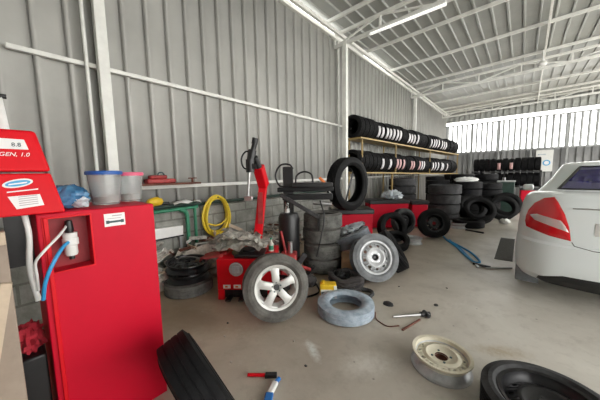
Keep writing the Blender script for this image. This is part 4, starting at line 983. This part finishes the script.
def patch(name, m, poly, parent, off=.006, res=.02, direction=(0, 1, 0), start=-1.):
    """surface patch lying on the rear of the body, polygon given in the (x, z) plane"""
    from mathutils.geometry import tessellate_polygon
    xs = [p[0] for p in poly]; zs = [p[1] for p in poly]
    # dense outline, then a fan of inward rings for curvature
    dense = []
    for i in range(len(poly)):
        a, b = poly[i], poly[(i + 1) % len(poly)]; k_ = max(1, int(math.hypot(b[0] - a[0], b[1] - a[1]) / res))
        dense += [(a[0] + (b[0] - a[0]) * j / k_, a[1] + (b[1] - a[1]) * j / k_) for j in range(k_)]
    c = (sum(p[0] for p in dense) / len(dense), sum(p[1] for p in dense) / len(dense)); R_ = 7; vs = []; ok = True
    for r_ in range(R_ + 1):
        f_ = 1 - r_ / R_ * .999
        for p in dense:
            x, z = c[0] + (p[0] - c[0]) * f_, c[1] + (p[1] - c[1]) * f_
            h_ = bvh.ray_cast(Vector((x, start, z)), Vector(direction))
            y = h_[0].y if h_[0] else .3
            nrm_ = h_[1] if h_[0] else Vector((0, -1, 0))
            if nrm_.y > 0: nrm_ = -nrm_
            vs.append(Vector((x, y, z)) + nrm_ * off * (1 if r_ else .2))
    k_ = len(dense)
    return MB().add(vs, [(r_ * k_ + i, r_ * k_ + (i + 1) % k_, (r_ + 1) * k_ + (i + 1) % k_, (r_ + 1) * k_ + i) for r_ in range(R_) for i in range(k_)]).build(name, m, parent, ang=60)
def mirror(poly): return [(W_ - x, z) for x, z in poly][::-1]
TL = [(.095, .80), (.11, .745), (.30, .69), (.455, .665), (.435, .80), (.40, .92), (.345, 1.04), (.315, 1.085), (.24, 1.07), (.165, 1.01), (.12, .93), (.10, .86)]
TLw = [(.125, .885), (.17, .835), (.44, .745), (.425, .80), (.385, .86), (.19, .905)]
for f_ in (lambda p: p, mirror):
    tl = patch('tail_light', 'taillight', f_(TL), CAR, .012); patch('clear_lens', 'lens', f_(TLw), tl, .0165)
# seams of boot lid and bumper
def seam(pts, parent, r_=.004, m='gap', nm_='panel_seam'):
    P_ = []
    for a, b in zip(pts, pts[1:]):
        for j in range(8):
            x, z = a[0] + (b[0] - a[0]) * j / 8, a[1] + (b[1] - a[1]) * j / 8; h_ = bvh.ray_cast(Vector((x, -1, z)), Vector((0, 1, 0)))
            if h_[0]: P_.append(h_[0])
    return MB().tube(P_, r_, 6, sm=1).build(nm_, m, parent)
for f_ in (lambda x: x, lambda x: W_ - x):
    seam([(f_(.46), .655), (f_(.48), .62), (f_(.60), .60), (f_(cx), .60)], CAR)
seam([(.45, .985), (cx, .99), (W_ - .45, .985)], CAR, .007, 'chrome', 'chrome_strip')
patch('number_plate', 'white', [(.60, .74), (1.12, .74), (1.12, .86), (.60, .86)], CAR, .012)
patch('rear_valance', 'trim', [(.22, .185), (1.50, .185), (1.48, .25), (1.30, .31), (cx, .33), (.42, .31), (.24, .25)], CAR, .012)
# greenhouse
gr = []; gl = [(0, 0), (.12, .12), (.5, .5), (.86, .86), (.95, .97), (1, 1.12), (1.0, 1.6)]
for h_, t_ in gl:
    a = .735 - .255 * min(t_, 1) - max(0, t_ - 1) * .5; y0_ = .52 + .72 * t_ ** .9 if t_ <= 1 else 1.24 + (t_ - 1) * .6; y1_ = 3.25 - .95 * t_ if t_ <= 1 else 2.30 - (t_ - 1) * .6
    ring = outline(a, y0_, y1_, .16, .20, .10)
    gr.append([(x, y, (ztop(y) - .015) * (1 - h_) + (1.455 + (.02 if t_ > 1.2 else 0)) * h_) for x, y in ring])
n2 = len(gr[0]); nr_, nc_, ns_ = 14, 9, 26
def seg_of(i):
    if i < nr_: return 'rear', i
    i -= nr_
    for nm_, k_ in (('c', nc_), ('right', ns_), ('c', nc_), ('front', nr_), ('c', nc_), ('left', ns_), ('c', nc_)):
        if i < k_: return nm_, i
        i -= k_
shell = MB(); glass = {'rear': MB(), 'front': MB(), 'right': MB(), 'left': MB()}
for g_ in [shell] + list(glass.values()):
    for r_ in gr: g_.v += r_
for k in range(len(gr) - 1):
    for i in range(n2):
        f_ = (k * n2 + i, k * n2 + (i + 1) % n2, (k + 1) * n2 + (i + 1) % n2, (k + 1) * n2 + i); s_, j = seg_of(i); tgt = shell
        if 1 <= k <= 2:
            if s_ in ('rear', 'front'): tgt = glass[s_]
            elif s_ in ('left', 'right') and j not in (12, 13) and 2 <= j <= 23: tgt = glass[s_]
        tgt.f.append(f_); tgt.m.append(0)
shell.f.append(tuple((len(gr) - 1) * n2 + i for i in range(n2))); shell.m.append(0)
shell.build('cabin_shell', 'carpaint', CAR, ang=40)
for s_, g_ in glass.items():
    used = sorted({i for f in g_.f for i in f}); mp_ = {v: i for i, v in enumerate(used)}; g_.v = [g_.v[i] for i in used]; g_.f = [tuple(mp_[i] for i in f) for f in g_.f]
    g_.build({'rear': 'rear_window', 'front': 'windscreen', 'left': 'side_window', 'right': 'side_window'}[s_], 'glass', CAR, ang=60)
    if s_ in ('rear',):
        # black rubber surround
        P_ = [Vector(gr[1][i]) for i in range(0, 15)] + [Vector(gr[3][i]) for i in range(14, -1, -1)]
        MB().tube(P_, .014, 6, sm=1, closed=True).build('window_seal', 'trim', CAR)
for x in (.42, 1.10): MB().box((x, 1.15, .55), (x + .42, 1.45, 1.22)).build('rear_seat', 'seat', CAR, bevel=.05)
MB().box((.30, .70, 1.02), (1.42, 1.20, 1.06)).build('parcel_shelf', 'seat', CAR, bevel=.01)
MB().box((.1, .4, .20), (1.6, 3.9, .30)).build('underbody', 'trim', CAR)
for x, sx in ((.02, -1), (W_ - .02, 1)):
    for y in (.80, 3.42):
        wv_ = tire_mb(.30, .19, .19, 40, 3).build('wheel', ['rubber', 'tread'], CAR, T=axis_matrix((x + (.10 if sx < 0 else -.10), y, .30), 180 if sx < 0 else 0, 0))
        MB().lathe([(.001, .06), (.05, .06), (.17, .07), (.19, .08), (.19, -.06), (.18, -.06)], 32).build('wheel_cover', 'alloy', wv_)
MB().box((.03, .38, .06), (.24, .41, .27)).build('mud_flap', 'rubgrey', CAR, bevel=.012)
MB().box((.04, 1.7, .90), (.0, 1.86, .92)).build('door_handle', 'carpaint', CAR)
for x in (-.12, W_ - .03): MB().box((x, 2.95, .98), (x + .15, 3.05, 1.10)).build('mirror', 'carpaint', CAR, bevel=.03)

# ------------------------------------------------------------------ light, world, camera
wd = bpy.data.worlds.new('daylight'); sc.world = wd; wd.use_nodes = True
bgn = wd.node_tree.nodes['Background']; bgn.inputs['Color'].default_value = (1.0, .995, .965, 1); bgn.inputs['Strength'].default_value = 3.0
sun = bpy.data.lights.new('sun', 'SUN'); sun.energy = 1.2; sun.angle = .25; sun.color = (1, .96, .9)
so = bpy.data.objects.new('sun', sun); COL.objects.link(so); so.rotation_euler = (math.radians(42), 0, math.radians(150))

cam = bpy.data.cameras.new('camera'); co = bpy.data.objects.new('camera', cam); COL.objects.link(co); sc.camera = co
cam.sensor_width = 36; cam.sensor_fit = 'HORIZONTAL'; cam.lens = 36 * 256 / 600; cam.clip_start = .02
yaw, pitch, roll = math.radians(40.9), math.radians(5.8), math.radians(1.03)
fw0 = Vector((-math.sin(yaw), math.cos(yaw), 0)); rt0 = Vector((math.cos(yaw), math.sin(yaw), 0)); zz = Vector((0, 0, 1))
fw = fw0 * math.cos(pitch) - zz * math.sin(pitch); up1 = fw0 * math.sin(pitch) + zz * math.cos(pitch)
Rr = rt0 * math.cos(roll) - up1 * math.sin(roll); Ur = rt0 * math.sin(roll) + up1 * math.cos(roll)
co.matrix_world = Matrix.Translation((0, 0, 1.37)) @ Matrix((Rr, Ur, -fw)).transposed().to_4x4()

sc.view_settings.view_transform = 'Standard'; sc.view_settings.look = 'None'; sc.view_settings.gamma = 1; sc.view_settings.use_curve_mapping = False
sc.view_settings.exposure = 1.06
